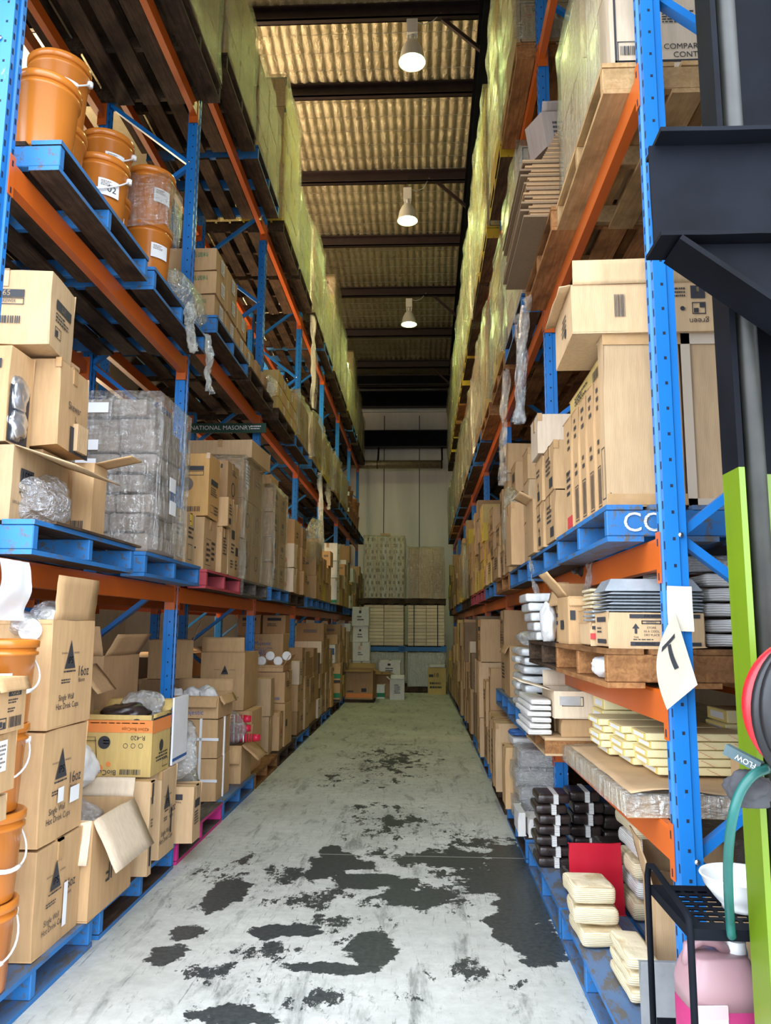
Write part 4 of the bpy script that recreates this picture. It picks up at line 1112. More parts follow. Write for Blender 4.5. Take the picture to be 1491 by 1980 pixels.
while y < 20.4:
    d = rr.choice((.3, .4)); column('L', -1, y, y + d, D0, [rr.uniform(.25, .42) for _ in range(4)], [rr.choice(('tan', 'brown', 'white', 'yellow')) for _ in range(4)], -1.62, DEP(y, d), int(y * 10)); y += d + .02
# items on the floor at the far end
carton('large brown carton with orange foot and open flaps on the far floor', -1.62, -1.02, 16.6, 17.1, .06, .68, 'brown', -.05, False, {'F': [('r', 0, .06, 1, .14, M['inkorange']), ('l', .1, .22, .3, .1, 1), ('r', .6, .25, .18, .12)]}, open_=[('R', 120, .2), ('F', 100, .2), ('B', 60, .2)])
pl = MB(); pl.box((-1.66, 16.55, .001), (-1.0, 17.15, .058), M['pwood']); tag(pl.build('timber_board'), 'dark timber board under the large brown far-floor carton', 'board')
carton('white open carton standing alone on the floor near the far stacks', -.70, -.38, 17.3, 17.6, .001, .42, 'white', 0, False, {'F': [('l', .3, .3, .45, .5, 5)]}, open_=[('L', 50, .1), ('R', 20, .14), ('B', 20, .1)])
carton('dark brown open carton between the far-floor cartons', -1.25, -.72, 17.9, 18.3, .001, .55, 'brown', .1, False, open_=[('F', 100, .2), ('R', 120, .14)])
carton('white and green small tub carton on the far floor', -1.0, -.82, 17.55, 17.72, .001, .30, 'white', 0, False, {'F': [('r', 0, .1, 1, .3, M['inkgreen'])]})
for i, (x, y, z0, z1, w) in enumerate(((-1.32, 18.35, .78, 1.22, .4), (-.82 - .28, 18.4, .001, .45, .5), (-1.0, 18.42, .452, .80, .5), (-1.36, 18.35, 1.222, 1.6, .36), (-1.30, 18.36, .40, .778, .42), (-1.34, 18.36, .001, .398, .5), (-1.34, 18.3, 1.602, 2.05, .4))):
    carton('pale carton stacked at the left corner of the far pallets, %s' % ('B-lettered and leaning', 'on the floor', 'low and wide, second up', 'two-line lettered', 'third up beside the post', 'lowest of the tall pile', 'topmost of the tall pile')[i], x - w * (i != 1 and i != 2) + (0 if i in (1, 2) else .1), x + w * (i in (1, 2)) + (0 if i in (1, 2) else .1), y, y + .35, z0 + .0005, z1, 'white', 0, True, {'F': [('l', .3, .25, .4, .3, 2), ('r', .4, .65, .14, .14)]} if i else {'F': [('t', 'B', .4, .68, .2, 1, M['inkorange']), ('l', .3, .3, .3, .2, 2)]})
# ================================================================== first level, bucket rack
Z1 = LV['L'](0)[0] + .1525
pal('L', 0, 0, 0, 'blue', 3.20, -1.66); pal('L', 0, 0, 1, 'bluedeck', 4.60, -1.68)
pal('L', 0, 1, 0, 'red', 6.02, -1.70); pal('L', 0, 1, 1, 'grey', 7.28, -1.70)
for b in range(2, 7):
    pal('L', 0, b, 0, 'bluedeck' if b % 2 else 'blue', None, -1.70); pal('L', 0, b, 1, 'blue' if b % 2 else 'old', None, -1.70)
pb = MB(); pb.box((-2.4, 3.36, Z1), (-1.64, 4.42, Z1 + .012), M['pwood']); tag(pb.build('loose_board'), 'loose brown board laid on the nearest first-level pallet', 'board')
Zb = Z1 + .0135
X, ya, yb, zt = YB(3.33, 28, 858, 136); XL0 = X
c = carton('torn open LS80 carton with plastic pouches on the nearest first-level pallet', X - .5, X, ya, yb, Zb, zt, 'light', 0, False, {'R': [('r', .12, .52, .22, .20), ('t', 'LS80', .23, .62, .12, .8, CARD['light']), ('l', .12, .38, .2, .08, 2), ('t', '100% Bamboo', .12, .25, .04)]}, open_=[('R', 108, .3), ('B', 40, .2)], amp=.012, name='torn_carton')
blobby('clear plastic pouch spilling out of the torn LS80 carton', (X + .02, ya + .26, Zb), (.10, .20, .13), 'bag', sd=51)
X2, y2, y2f, z2 = YB(3.33, 21, 664, 57)
c = carton('tan carton with torn side showing silver skewer packs, on the LS80 carton', X2 - .45, X2 + .01, y2, y2f + .06, zt + .012, z2, 'tan', 0, False, {'R': [('r', .05, .02, .8, .58, M['ink'])], 'F': [('r', .3, .75, .6, .10)]}, amp=.006, name='torn_carton')  # black rectangle on the side paints in the shaded inside of the tear
for i, z in enumerate((zt + .03, zt + .18)): blobby('silver film pack of skewers in the torn carton, %s' % ('lower', 'upper')[i], (X2 + .005, y2 + .09, z), (.035, .075, .085), 'foiltray', 'skewer_pack', 'skewer pack', sd=55 + i, f=9, amp=.35)
X3, y3, y3f, z3 = YB(3.56, 120, 690, 183)
X4, y4, y4f, z4 = YB(3.95, 183, 895, 204)
carton('tan carton marked & I with open flap, on the nearest first-level pallet', X4 - .40, X4, y4, y4f + .03, Zb, z4, 'tan', 0, False, {'F': [('t', '& I', .62, .40, .16), ('b', .62, .08, .28, .13)]}, open_=[('R', 78, .20)], amp=.006)
carton('plain tan carton behind the LS80 carton carrying the Skewer L carton', X3 - .48, X3 - .08, y3 + .04, y4 - .01, Zb, z4 - .002, 'brown', 0)
sk = carton('large torn carton with handwritten Skewer L, beside the silver skewer packs', X3 - .45, X3, y3, y3f, z4 + .0, z3, 'tan', .03, True, {'R': [('t', 'Skewer', .50, .52, .09, .9), ('t', 'L', .55, .40, .07), ('r', .38, .0, .62, .30, M['ink'])]}, amp=.008, name='torn_carton', tilt=(0, -.02))  # black corner rectangle is the tear's shaded inside put into colour, not print
bd = MB()
for i in range(7): bd.box((X3 - .02 - .0 + .006, y3 + .19 + .018 * i, z4 + .02), (X3 + .018, y3 + .20 + .018 * i, z4 + .16), CARD['light'])
bd.build('cardboard_inserts', None); tag(bpy.data.objects['cardboard_inserts'], 'cardboard strips showing through the torn side of the Skewer L carton', 'cardboard')
X5, y5, y5f, z5 = YB(3.40, 98, 528, 122)
carton('LS65 looped skewer carton, topmost on the nearest first-level pallet', X5 - .48, X5 - .01, y5, y5 + .32, max(z2, z3) + .012, z5 + .03, 'light', .10, True, {'F': [('r', .30, .62, .42, .10), ('t', 'LS65', .50, .67, .075, 1, CARD['light']), ('o', .30, .52, .42, .09), ('t', 'LOOPED SKEWER', .48, .565, .045, .8), ('l', .3, .42, .2, .07, 2), ('b', .30, .27, .40, .10)],
        'R': [('r', .2, .55, .62, .13), ('t', 'LS65', .5, .61, .08, .7, CARD['light']), ('l', .2, .38, .6, .14, 3), ('o', .2, .18, .25, .14), ('r', .23, .2, .1, .08)]}, amp=.006)
# grey bundles, eight tiers under stretch film
gX, gy0, gy1 = -1.69, 4.66, 5.20
for t in range(8):
    z = Z1 + .124 * t; dx = (.0, -.03, .0, -.05, .03, .035, -.02, -.06)[t]; dy = (0, 0, .02, 0, -.03, -.05, .05, .02)[t]
    for i in range(2):
        xa = gX + dx - .46 + .232 * i
        bundle('grey-brown flat-pack bundle, %s tier, %s half of the film-wrapped block' % (LOW[t], ('inner', 'aisle')[i]), xa, xa + .228, gy0 + dy, gy1 + dy, z + .001, z + .121, CARD['grey'].name if False else 'graybundle', 'grey flat-pack bundles', amp=.006, n=(3, 5, 3))
wrap('clear stretch film round the block of grey flat-pack bundles', gX - .48, gX + .03, gy0 - .04, gy1 + .05, Z1 + .012, Z1 + .995, 'filmclear', .012, .02, n=(8, 8, 14))
st = MB()
for (x, y, z, f) in ((gX - .40, gy0 - .072, Z1 + .87, 0), (gX - .45, gy0 - .075, Z1 + .63, 0), (gX - .46, gy0 - .072, Z1 + .51, 0)): st.box((x, y, z), (x + .13, y + .002, z + .065), M['paper'])
for (y, z) in ((gy0 + .2, Z1 + .42), (gy0 + .22, Z1 + .27)): st.box((gX + .052, y, z), (gX + .054, y + .12, z + .09), M['paper'])
st.build('paper_labels'); tag(bpy.data.objects['paper_labels'], 'white labels stuck on the film of the grey bundle block', 'label', None, 'stuff')
for i, (pn, pf, tp) in enumerate(((340, 361, 978), (363, 384, 985))):
    X, ya, yb, zt = YB(5.30 + .25 * i, pn, tp, pf); zt = Z1 + .39
    carton('narrow tan carton with yellow tape, %s of two beside the second upright' % ('nearer', 'farther')[i], X - .3 if i == 0 else X - .14, X, ya, ya + .22, Z1, zt, 'light', 0, 'x', {'R': [('l', .2, .5, .6, .25, 3), ('o', .2, .1, .5, .3), ('l', .3, .82, .3, .05, 1)], 'F': [('l', .4, .7, .2, .05, 1, M['inkred'])]}, tapec='tapey')
# red pallet load
c1 = carton('large orange-brown carton with dark stain beside the second upright', -2.30, -1.72, 6.06, 6.40, Z1 + .43, Z1 + .95, 'orange', 0, True, {'F': [('r', .30, .72, .62, .07), ('o', .30, .64, .62, .07), ('t', 'Paper Straw', .6, .675, .03), ('l', .30, .42, .2, .14, 3), ('disc', .68, .50, .11, M['inkgrey']), ('b', .55, .07, .34, .08), ('r', .32, .06, .08, .08)],
        'R': [('r', .2, .52, .6, .09), ('l', .2, .35, .6, .14, 4), ('o', .2, .08, .3, .12), ('l', .55, .06, .4, .16, 3)]})
carton('tan carton below the stained orange-brown carton, second upright side', -2.26, -1.74, 6.06, 6.44, Z1, Z1 + .428, 'tan', 0, True, {'R': [('o', .15, .1, .4, .5), ('l', .2, .15, .3, .4, 4), ('l', .6, .2, .3, .4, 4)], 'F': [('l', .6, .3, .3, .3, 4)]})
carton('small white-labelled tan carton hanging over the aisle on the red pallet', -1.9, -1.66, 6.46, 6.66, Z1 + .40, Z1 + .66, 'tan', .03, True, {'R': [('l', .2, .4, .6, .4, 4), ('r', .2, .1, .4, .2)]}); carton('tan carton supporting the small overhanging carton on the red pallet', -2.1, -1.70, 6.46, 6.67, Z1, Z1 + .398, 'tan', 0, True, {'R': [('l', .2, .4, .6, .4, 6)]})
carton('tall tan carton standing on the red pallet', -2.2, -1.70, 6.69, 6.95, Z1, Z1 + .66, 'light', 0, True, {'R': [('r', .4, .5, .4, .12), ('l', .35, .3, .5, .15, 3), ('l', .3, .1, .5, .12, 3)]})
carton('square tan carton with ring stamp above the tall carton on the red pallet', -2.25, -1.73, 6.69, 7.1, Z1 + .662, Z1 + 1.03, 'brown', 0, True, {'F': [('r', .1, .80, .8, .10), ('t', 'GOLD PET', .5, .85, .08, 1, CARD['light']), ('l', .1, .66, .4, .1, 2)], 'R': [('ring', .5, .35, .18), ('l', .4, .7, .4, .15, 3)]})
carton('tan carton with torn top wedged next to the tall carton on the red pallet', -2.2, -1.72, 6.97, 7.16, Z1, Z1 + .655, 'tan', 0, True, {'R': [('r', .3, .3, .5, .12), ('l', .3, .1, .5, .15, 3)]})
# film wrapped cartons on the grey pallet
cs = 0
for t in range(3):
    for i in range(2):
        carton('film-wrapped tan carton, %s tier, %s column on the weathered grey pallet' % (LOW[t], ('nearer', 'farther')[i]), -2.28, -1.74, 7.34 + .45 * i, 7.78 + .45 * i, Z1 + .40 * t + .001, Z1 + .40 * t + .398, 'tan', 0, True, {'F': [('r', .3, .8, .4, .09), ('l', .3, .6, .4, .12, 2)], 'R': [('ring', .5, .5, .2)]} if t < 2 else {'R': [('l', .2, .5, .5, .3, 3)]}, [('R', .15, .3, .18, .24, 6)] if (t, i) == (2, 0) else None, group='cartons on the weathered grey pallet')
wrap('stretch film round the cartons on the weathered grey pallet', -2.28, -1.74, 7.34, 8.23, Z1 + .004, Z1 + 1.2, 'filmy', .015, .02)
carton('wide tan carton on top of the film-wrapped cartons, grey pallet', -2.35, -1.68, 7.5, 8.25, Z1 + 1.225, Z1 + 1.42, 'light', -.05, True)
for t in range(4):
    for i in range(2):
        carton('film-wrapped tan carton, %s tier, %s column, tall stack in the third bay' % (LOW[t], ('nearer', 'farther')[i]), -2.15, -1.72, 8.74 + .46 * i, 9.19 + .46 * i, Z1 + .29 * t + .001, Z1 + .29 * t + .288, 'tan', 0, True, {'R': [('l', .2, .3, .5, .2, 2), ('r', .3, .6, .3, .2)], 'F': [('r', .2, .2, .5, .3)]}, group='cartons of the tall film-wrapped stack in the third bay')
wrap('yellowish film round the tall carton stack in the third bay first level', -2.15, -1.72, 8.74, 9.65, Z1 + .004, Z1 + 1.18, 'filmy', .02, .02)
carton('open tan carton on the tall film-wrapped stack of the third bay', -2.1, -1.75, 8.78, 9.2, Z1 + 1.205, Z1 + 1.32, 'tan', 0, True)
for i in range(2): carton('pink-printed tan carton, %s of two in the third bay' % ('lower', 'upper')[i], -2.0, -1.66, 9.95, 10.2, Z1 + .32 * i + .001, Z1 + .32 * i + .318, 'pale', 0, True, {'F': [('disc', .6, .3, .14, M['inkred']), ('l', .2, .7, .5, .1, 1)]})
for t in range(2): carton('tan carton with two ring stamps, %s of two in the third bay' % ('lower', 'upper')[t], -2.25, -1.71, 10.25, 10.75, Z1 + .5 * t + .001, Z1 + .5 * t + .498, 'tan', 0, True, {'F': [('ring', .35, .6, .08), ('ring', .35, .4, .08), ('o', .15, .25, .6, .5)], 'R': [('l', .3, .5, .3, .2, 2)]})
carton('carton with white labels on a wrapped pile behind the fourth upright', -2.3, -1.96, 11.6, 12.0, Z1 + .80, Z1 + 1.2, 'tan', 0, True, None, [('F', .1, .1, .22, .2, 5), ('F', .3, .65, .1, .12, 3)])
column('L', 0, 11.52, 12.05, Z1, [.42, .378], ['tan', 'tan'], -1.9, .45, 3)
blobby('loose film heap draped over cartons past the fourth upright', (-1.74, 12.3, Z1 + .55), (.14, .35, .4), 'filmy', 'stretch_film', 'plastic film', sd=61)
rr = random.Random(12); y = 10.82
while y < 14.0:
    d = rr.choice((.28, .36, .44)); n = rr.choice((2, 3, 3))
    if not (11.3 < y + d and y < 12.1): column('L', 0, y, y + d, Z1, [rr.uniform(.26, .38) for _ in range(n)], [rr.choice(('tan', 'brown', 'yellow', 'tan')) for _ in range(3)], -1.68, DEP(y, d), int(y * 10) + 1)
    else: y = 12.1 - d
    y += d + .02
for i, (z0, z1) in enumerate(((0, .48), (.482, .80), (.802, 1.15))): carton('white carton, %s of three near the sixth upright, first level' % LOW[i], -1.98, -1.60, 14.55, 14.95, Z1 + z0 + .001, Z1 + z1, 'white', 0, True, {'F': [('r', 0, .02, 1, .12, M['inkgreen'])] if i == 0 else [('l', .1, .3, .3, .3, 3)], 'R': [('l', .3, .4, .3, .3, 2)]})
y = 15.0
while y < 21.8:
    d = rr.choice((.36, .45, .55)); column('L', 0, y, y + d, Z1, [rr.uniform(.25, .40) for _ in range(rr.choice((2, 3, 4)))], [rr.choice(('tan', 'brown', 'white', 'yellow')) for _ in range(4)], -1.66, DEP(y, d), int(y * 10) + 2); y += d + .02
# ================================================================== second level: buckets and seasoning cartons
Za = LV['L'](0)[1] + .1525
pal('L', 1, 0, 0, 'blue', 3.24, -1.69); pal('L', 1, 0, 1, 'blue', 4.52, -1.69)
def bat(px, py, z): p = atZ(px, py, z); return p.x, p.y
HB = BKH * 1.15
def shelf_bucket(label, x, y, t, hd, st_, wr=None):
    bucket(label, x, y, Za + (HB + .003) * t, 0, hd, st_, written=wr, group='orange buckets on the second level').scale = (1.08, 1.08, 1.15)
shelf_bucket('large plain orange bucket at the near corner of the second-level pallet', -1.865, 3.40, 0, None, None)
shelf_bucket('lower orange bucket of the handled stack behind the near-corner bucket', -1.985, 3.735, 0, None, None)
shelf_bucket('topmost orange bucket with white handle marked 20, behind the near-corner bucket', -1.985, 3.735, 1, .15, .75, '20')
shelf_bucket('front orange bucket marked 02 on the second-level pallet', -1.865, 4.055, 0, .1, .75, '02')
shelf_bucket('orange bucket under the raised bucket behind the 02 bucket', -1.99, 4.395, 0, None, .95)
shelf_bucket('raised orange bucket marked 20 with drooping handle behind the 02 bucket', -1.99, 4.395, 1, .2, .75, '20')
shelf_bucket('half-hidden orange bucket deep behind the 02 bucket', -2.26, 4.10, 0, .6, None)
shelf_bucket('upper half-hidden orange bucket deep behind the 02 bucket', -2.26, 4.10, 1, .6, None)
for t in range(2): shelf_bucket('film-wrapped orange bucket, %s of the pair near the second upright' % ('lower', 'upper')[t], -1.845, 4.78, t, None, .9)
wrap('torn clear film round the pair of orange buckets near the second upright', -2.0, -1.69, 4.63, 4.93, Za + .33, Za + .70, 'filmclear', .02, .016, top=True)
for i, (x, z) in enumerate(((-2.35, 0), (-2.35, .22), (-2.62, 0), (-2.62, .22), (-2.35, .44))): carton('seasoning carton with green Chinese print behind the wrapped bucket pair, %s' % ('lower front', 'upper front', 'lower rear', 'upper rear', 'top')[i], x, x + .26, 5.0, 5.4, Za + z + .001, Za + z + .218, 'tan', 0, False, {'F': [('t', '食品调料', .5, .7, .16, 1, M['inkgreen'])]}, group='seasoning cartons behind the second upright')
# bundle of loose film lying on the second pallet and hanging over the edge
o = blobby('heap of loose stretch film lying on the second bucket pallet', (-1.76, 5.35, Za), (.12, .42, .14), 'film', 'stretch_film', 'plastic film', sd=71, amp=.35)
scrap('torn film end hanging from the second bucket pallet, nearer one', (-1.655, 5.15, Za + .03), (-1.65, 5.22, Za - .30), .10, .12, 'film', sd=3)
scrap('torn film end hanging at the second upright connector, farther one', (-1.655, 5.62, Za - .02), (-1.65, 5.72, Za - .45), .07, .13, 'film', sd=5)
pal('L', 1, 1, 0, 'blue', 5.98, -1.69); pal('L', 1, 1, 1, 'old', 7.25, -1.69)
Zc = LV['L'](1)[1] + .1525
ci = 0
for c, (n, y) in enumerate(((3, 6.02), (3, 6.40), (2, 6.78), (1, 7.16 - .01))):
    for t in range(n):
        carton('seasoning carton with green Chinese print, %s tier, %s column on the second-bay blue pallet' % (LOW[t], ORD[c]), -2.16, -1.725 + .008 * (t % 2), y, y + .36, Zc + .207 * t + .001, Zc + .207 * t + .205, 'tan', 0, False, {'F': [('t', '食品调料', .62, .66, .17, 1, M['inkgreen'])]}, [('R', .42, .25, .11, .12, 5)] if c < 3 else [('R', .3, .25, .10, .11, 4)], group='seasoning cartons on the second level')
        ci += 1
for t in range(2): carton('seasoning carton behind the front row on the second-bay blue pallet, %s' % ('lower', 'upper')[t], -2.64, -2.18, 6.02, 6.38, Zc + .207 * t + .001, Zc + .207 * t + .205, 'tan', 0, False, {'F': [('t', '食品调料', .6, .66, .17, 1, M['inkgreen'])]})
for i in range(3): bundle('brown paper parcel with white straps, %s of three on the dark pallet' % ORD[i], -2.2, -1.72 + .02 * i, 7.34 + .26 * i, 7.58 + .26 * i, Zc + .001, Zc + (.24, .22, .18)[i], 'parcel', 'brown paper parcels', 'parcel', 'parcel', amp=.015, rnd_=.04)
blobby('crumpled film and dark bag at the far end of the dark second-level pallet', (-1.70, 8.22, Zc), (.09, .15, .12), 'film', 'stretch_film', 'plastic film', sd=75)
sgn = MB(); sgn.box((-2.62, 8.40, 0), (-1.76, 8.425, .11), M['signgreen']); so = sgn.build('sign_board', None, (0, 0, LV['L'](1)[1] - .22 + .0)); tag(so, 'dark green board with pale capital lettering below the second level beam', 'sign')
tm = MB(); marks(tm, lambda a, b: (-2.62 + a, 8.398, b), [('t', 'NATIONAL MASONRY', .40, .5, .46, 1.0), ('l', .80, .3, .16, .5, 2)], .86, .11, M['inkwhite']); tm.build('lettering', so)
for b in range(2, 7):
    for i in range(2): pal('L', 1, b, i, ('old', 'blue', 'old', 'blue')[(b + i) % 4])
Zc = LV['L'](2)[1] + .1525
for c in range(5):
    for t in range(3): carton('labelled tan carton, %s tier, %s column on the third-bay second level' % (LOW[t], ORD[c]), -2.18, -1.70, 8.76 + .27 * c, 9.02 + .27 * c, Zc + .165 * t + .001, Zc + .165 * t + .163, 'tan' if c % 2 else 'yellow', 0, False, None, [('R', .35, .3, .09, .09, 3)] if (t + c) % 2 else None, group='labelled cartons on the third-bay second level', detail=False)
NINE = {'F': [('o', .06, .06, .88, .88, .008), ('o', .16, .66, .32, .20, .005, M['inkred']), ('t', '9M', .32, .76, .10)]}
def filmload(side, lev, y0, y1, z0, z1, ncol, nrow, cols, mat='filmy', xf=None, depth=.55, seed=0, amp=.03, front=True, lab=None):
    xf = xf if xf is not None else (-1.71 if side == 'L' else .80)
    h = (z1 - z0) / nrow; w = (y1 - y0) / ncol; b = bay_of(side, (y0 + y1) / 2)
    rr_ = random.Random(seed * 13 + int(y0 * 10))
    for c in range(ncol):
        column(side, lev, y0 + w * c, y0 + w * (c + 1), z0, [h] * nrow, [rr_.choice(cols) for _ in range(nrow)], xf, depth, seed + c, jit=.006, mk=NINE if side == 'R' and c == 0 else False)
    if front and y0 < 7.9 and not (side == 'R' and lev == 2):
        key = (side, lev, b)
        for t in range(nrow):
            xa, xb = (xf - 1.1, xf - depth - .01) if side == 'L' else (xf + depth + .01, xf + 1.1)
            carton('%s carton, %s tier, rear row behind %s column, %s level, %s bay, %s' % (CWORD[cols[0]], LOW[t], ORD[max(COLN.get(key, 1) - ncol, 0)], LEVN[lev], BAYN[b], RACK[side]), xa, xb, y0 + .006, y0 + w - .006, z0 + h * t + .001, z0 + h * t + h - .001, cols[0], 0, True, None, group='cartons on the %s' % RACK[side], detail=False)
    x0, x1 = (xf - 1.1, xf) if side == 'L' else (xf, xf + 1.1)
    wrap(lab or 'stretch film round the %s load, %s level, %s bay, %s' % ('nearer' if (y0 + y1) / 2 < UY[side][b] + 1.35 else 'farther', LEVN[lev], BAYN[b], RACK[side]), x0, x1, y0, y1, z0 + .035, z1, mat, amp, .030)
filmload('L', 1, 10.08, 11.2, Zc, Zc + .62, 3, 2, ['yellow', 'tan'], 'filmy', -1.70, .5, 3, .05)
Zd = Zc
filmload('L', 1, 11.5, 12.6, Zd, Zd + .75, 2, 3, ['tan', 'yellow'], 'filmy', -1.68, .5, 4, .06)
filmload('L', 1, 12.8, 13.9, Zd, Zd + .70, 2, 2, ['yellow', 'gold'], 'filmy', -1.68, .5, 5, .06)
filmload('L', 1, 14.3, 15.4, Zd, Zd + .75, 2, 3, ['yellow', 'tan'], 'filmy', -1.67, .5, 6, .05)
filmload('L', 1, 15.6, 16.8, Zd, Zd + .65, 2, 2, ['tan', 'yellow'], 'film', -1.67, .5, 7, .05)
for c in range(6):
    for t in range(2 if c != 3 else 1):
        bucket('brown lidded bucket far along the second level, %s tier, %s from the camera' % (('lower', 'upper')[t], ORD[c]), -1.83, 17.2 + .62 * c, Zd + BKH * t * 1.12 + .002 * t, 0, None, .6 if c < 2 else None, True, group='brown buckets at the far end').scale = (1.12, 1.12, 1.12)
scrap('long film tail hanging below the top level beside the fifth upright', (-1.66, 11.15, LV['L'](3)[2] - .05), (-1.64, 11.25, LV['L'](3)[2] - 1.45), .20, .30, 'filmy', sd=8, depth=.07)
scrap('film tail hanging under the fourth-bay second level', (-1.65, 13.2, Zd - .05), (-1.63, 13.3, Zd - .5), .3, .15, 'filmy', sd=9)
scrap('long film strand hanging to the first level beside the fourth upright', (-1.66, 12.3, Zd - .05), (-1.62, 12.45, Zd - 1.3), .12, .25, 'film', sd=10)
# ================================================================== top level, wrapped loads
tops = {(0, 0): 7.2, (0, 1): 7.25, (1, 0): 7.62, (1, 1): 7.52, (2, 0): 8.40, (2, 1): 7.65, (3, 0): 7.95, (3, 1): 7.55, (4, 0): 8.40, (4, 1): 8.0, (5, 0): 7.55, (5, 1): 8.35, (6, 0): 7.9, (6, 1): 7.6}
LC_ = {(0, 0): ['light', 'pale'], (0, 1): ['light', 'pale'], (1, 0): ['light', 'tan'], (1, 1): ['light', 'tan'], (2, 0): ['gold', 'yellow'], (2, 1): ['yellow', 'gold'], (3, 0): ['tan', 'light'], (3, 1): ['yellow', 'tan'], (4, 0): ['gold', 'tan'], (4, 1): ['gold', 'yellow'], (5, 0): ['tan', 'gold'], (5, 1): ['yellow', 'gold'], (6, 0): ['tan', 'yellow'], (6, 1): ['tan', 'yellow']}
for b in range(7):
    for i in range(2):
        ky = None
        if b == 0: ky = 3.3 if i == 0 else 4.61
        y, z = pal('L', 2, b, i, 'old' if (b * 2 + i) % 4 != 3 else 'blue', ky)
        zt = tops[b, i]
        filmload('L', 2, y + .03, y + 1.13, z + .001, zt, 2, max(3, int((zt - z) / .33)), LC_[b, i], ('filmg', 'filmg', 'filmy')[(b + i) % 3] if b < 3 else 'filmy', None, .5, b * 2 + i, .03)
for t, z in enumerate((8.05,)): pass
gt = MB(); gt.box((-2.21, 8.726, 8.30), (-1.70, 8.734, 8.415), M['inkgreen']).box((-2.21, 8.726, 7.93), (-1.70, 8.734, 7.99), M['inkgreen'])
tag(gt.build('green_carton_bands'), 'green printed bands on the tall yellow cartons of the third-bay top level', 'printed band')
# darkness behind: dark blocks added to darken the rack standing back to back
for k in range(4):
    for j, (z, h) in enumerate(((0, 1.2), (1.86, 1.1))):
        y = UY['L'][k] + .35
        carton('dark carton block added in the rack behind the bucket rack, %s level, %s bay' % (('floor', 'first')[j], BAYN[k]), -3.9, -3.05, y, y + 1.9, z + .001, z + h, 'dark', 0, False)
def RC(label, g, depth, z0, col, **k):
    X, ya, yb, z1 = g; return carton(label, X, X + depth, ya, yb, z0, z1, col, **k)
# ================================================================== floor level, T-sign rack
rf = [('bluedeck', 3.02), ('bluedeck', 4.22), ('blue', 5.50), ('old', 6.85), ('blue', 8.45), ('bluedeck', 9.75), ('old', 11.2), ('blue', 12.5), ('blue', 13.95), ('old', 15.25), ('blue', 16.7), ('blue', 18.0)]
for i, (k, y) in enumerate(rf):
    pallet('R', y, .0006, '%s floor pallet, %s from the camera under the T-sign rack' % ({'blue': 'blue', 'bluedeck': 'grey-blue decked', 'old': 'dark timber'}[k], ORD[i]), k, .70)
# dark brown tray bundles
for s_, (px, py, Y, n, hh) in enumerate(((1040, 1678, 4.86, 7, .060), (1106, 1640, 5.02, 6, .068))):
    X = atY(px, py, Y).x
    for t in range(n):
        j = (.0, .01, -.012, .006, .012, -.01, .004)[t]
        bundle('dark brown tray bundle with white band, %s tier of the %s floor stack' % (LOW[t], ('aisle-side', 'inner')[s_]), X + j, X + j + .20, Y, Y + .24, D0 + hh * t + .001, D0 + hh * t + hh - .001, 'darktray', 'dark tray bundles', amp=.006, sleeve=None, n=(5, 5, 3), rnd_=.016)
        bd = MB(); w = .20; bd.box((-.002, -.12 - .012, .003), (.026, .12, hh - .001), M['napkin']); bd.build('paper_band', LAST())
for t in range(4): bundle('dark brown tray bundle in the shade under the ream shelf, %s tier' % LOW[t], 1.12, 1.36, 5.05, 5.3, D0 + .085 * t + .001, D0 + .085 * t + .083, 'darktray', 'dark tray bundles', amp=.008, rnd_=.016)
for t in range(3): bundle('dark brown tray bundle behind the red board, %s tier' % LOW[t], .98, 1.26, 4.52, 4.75, D0 + .075 * t + .001, D0 + .075 * t + .074, 'darktray', 'dark tray bundles', amp=.008, rnd_=.016)
bundle('small dark bundle lying flat beside the red board', .76, .86, 4.28, 4.60, D0, D0 + .11, 'darktray', None, amp=.012, rnd_=.03)
# red board, cream paper bundles, white rolls
rb = MB(); rb.gridbox((0, 0, 0), (.262, .012, .33), (6, 1, 6), .004, 3, 4, M['redboard']); rb.bevel(.004, 2)
o = rb.build('red_board', None, (.745, 4.10, D0 + .001), .04); o.rotation_euler.x = -.12; tag(o, 'glossy red board standing on edge behind the cream paper bundles', 'board')
cb = [('topmost cream paper bundle in clear plastic, in front of the red board', .675, .885, 3.74, 3.99, .312, .40, .05), ('second cream paper bundle, below the topmost one by the red board', .68, .90, 3.72, 3.98, .232, .311, -.04),
      ('bottom cream paper bundle of the three in front of the red board', .70, .91, 3.68, 3.98, D0 + .0, .231, .03)]
for lab, x0, x1, y0, y1, z0, z1, rz in cb: bundle(lab, x0, x1, y0, y1, z0 + .001, z1, 'cream', 'cream paper bundles on the floor', amp=.012, rz=rz, sleeve='bag' if z0 > .9 else None, rnd_=.02, lay=0)
for t in range(3): bundle('cream paper bundle beside the grey board, %s of three' % ('bottom', 'middle', 'top')[t], .775, .91, 3.16 + .01 * t, 3.5, D0 + .055 * t + .001, D0 + .055 * t + .054, 'cream', 'cream bundles by the grey board', amp=.012, rnd_=.02)
for t in range(5):
    bundle('white paper roll pack between red board and open carton, %s tier' % LOW[t], 1.01 + .015 * (t % 2), 1.20 + .015 * (t % 2), 4.0 - .02 * t, 4.34, D0 + .098 * t + .001, D0 + .098 * t + .096, 'napkin' if t % 2 else 'cream', 'white roll packs', amp=.014, rnd_=.03)
for t in range(3):
    bundle('clear-bagged white napkin pack behind the roll packs, %s tier' % LOW[t], 1.24, 1.56, 4.0, 4.42, D0 + .13 * t + .001, D0 + .13 * t + .128, 'napkin', 'white napkin packs under the ream shelf', amp=.014, rnd_=.03, sleeve='bag')
oc = carton('open tan carton with long upright flaps beside the black trolley', .99, 1.40, 3.46, 3.74, D0, .47, 'light', -.1, False, open_=[('L', 14, .2), ('B', 5, .13), ('R', 60, .12)], amp=.006)
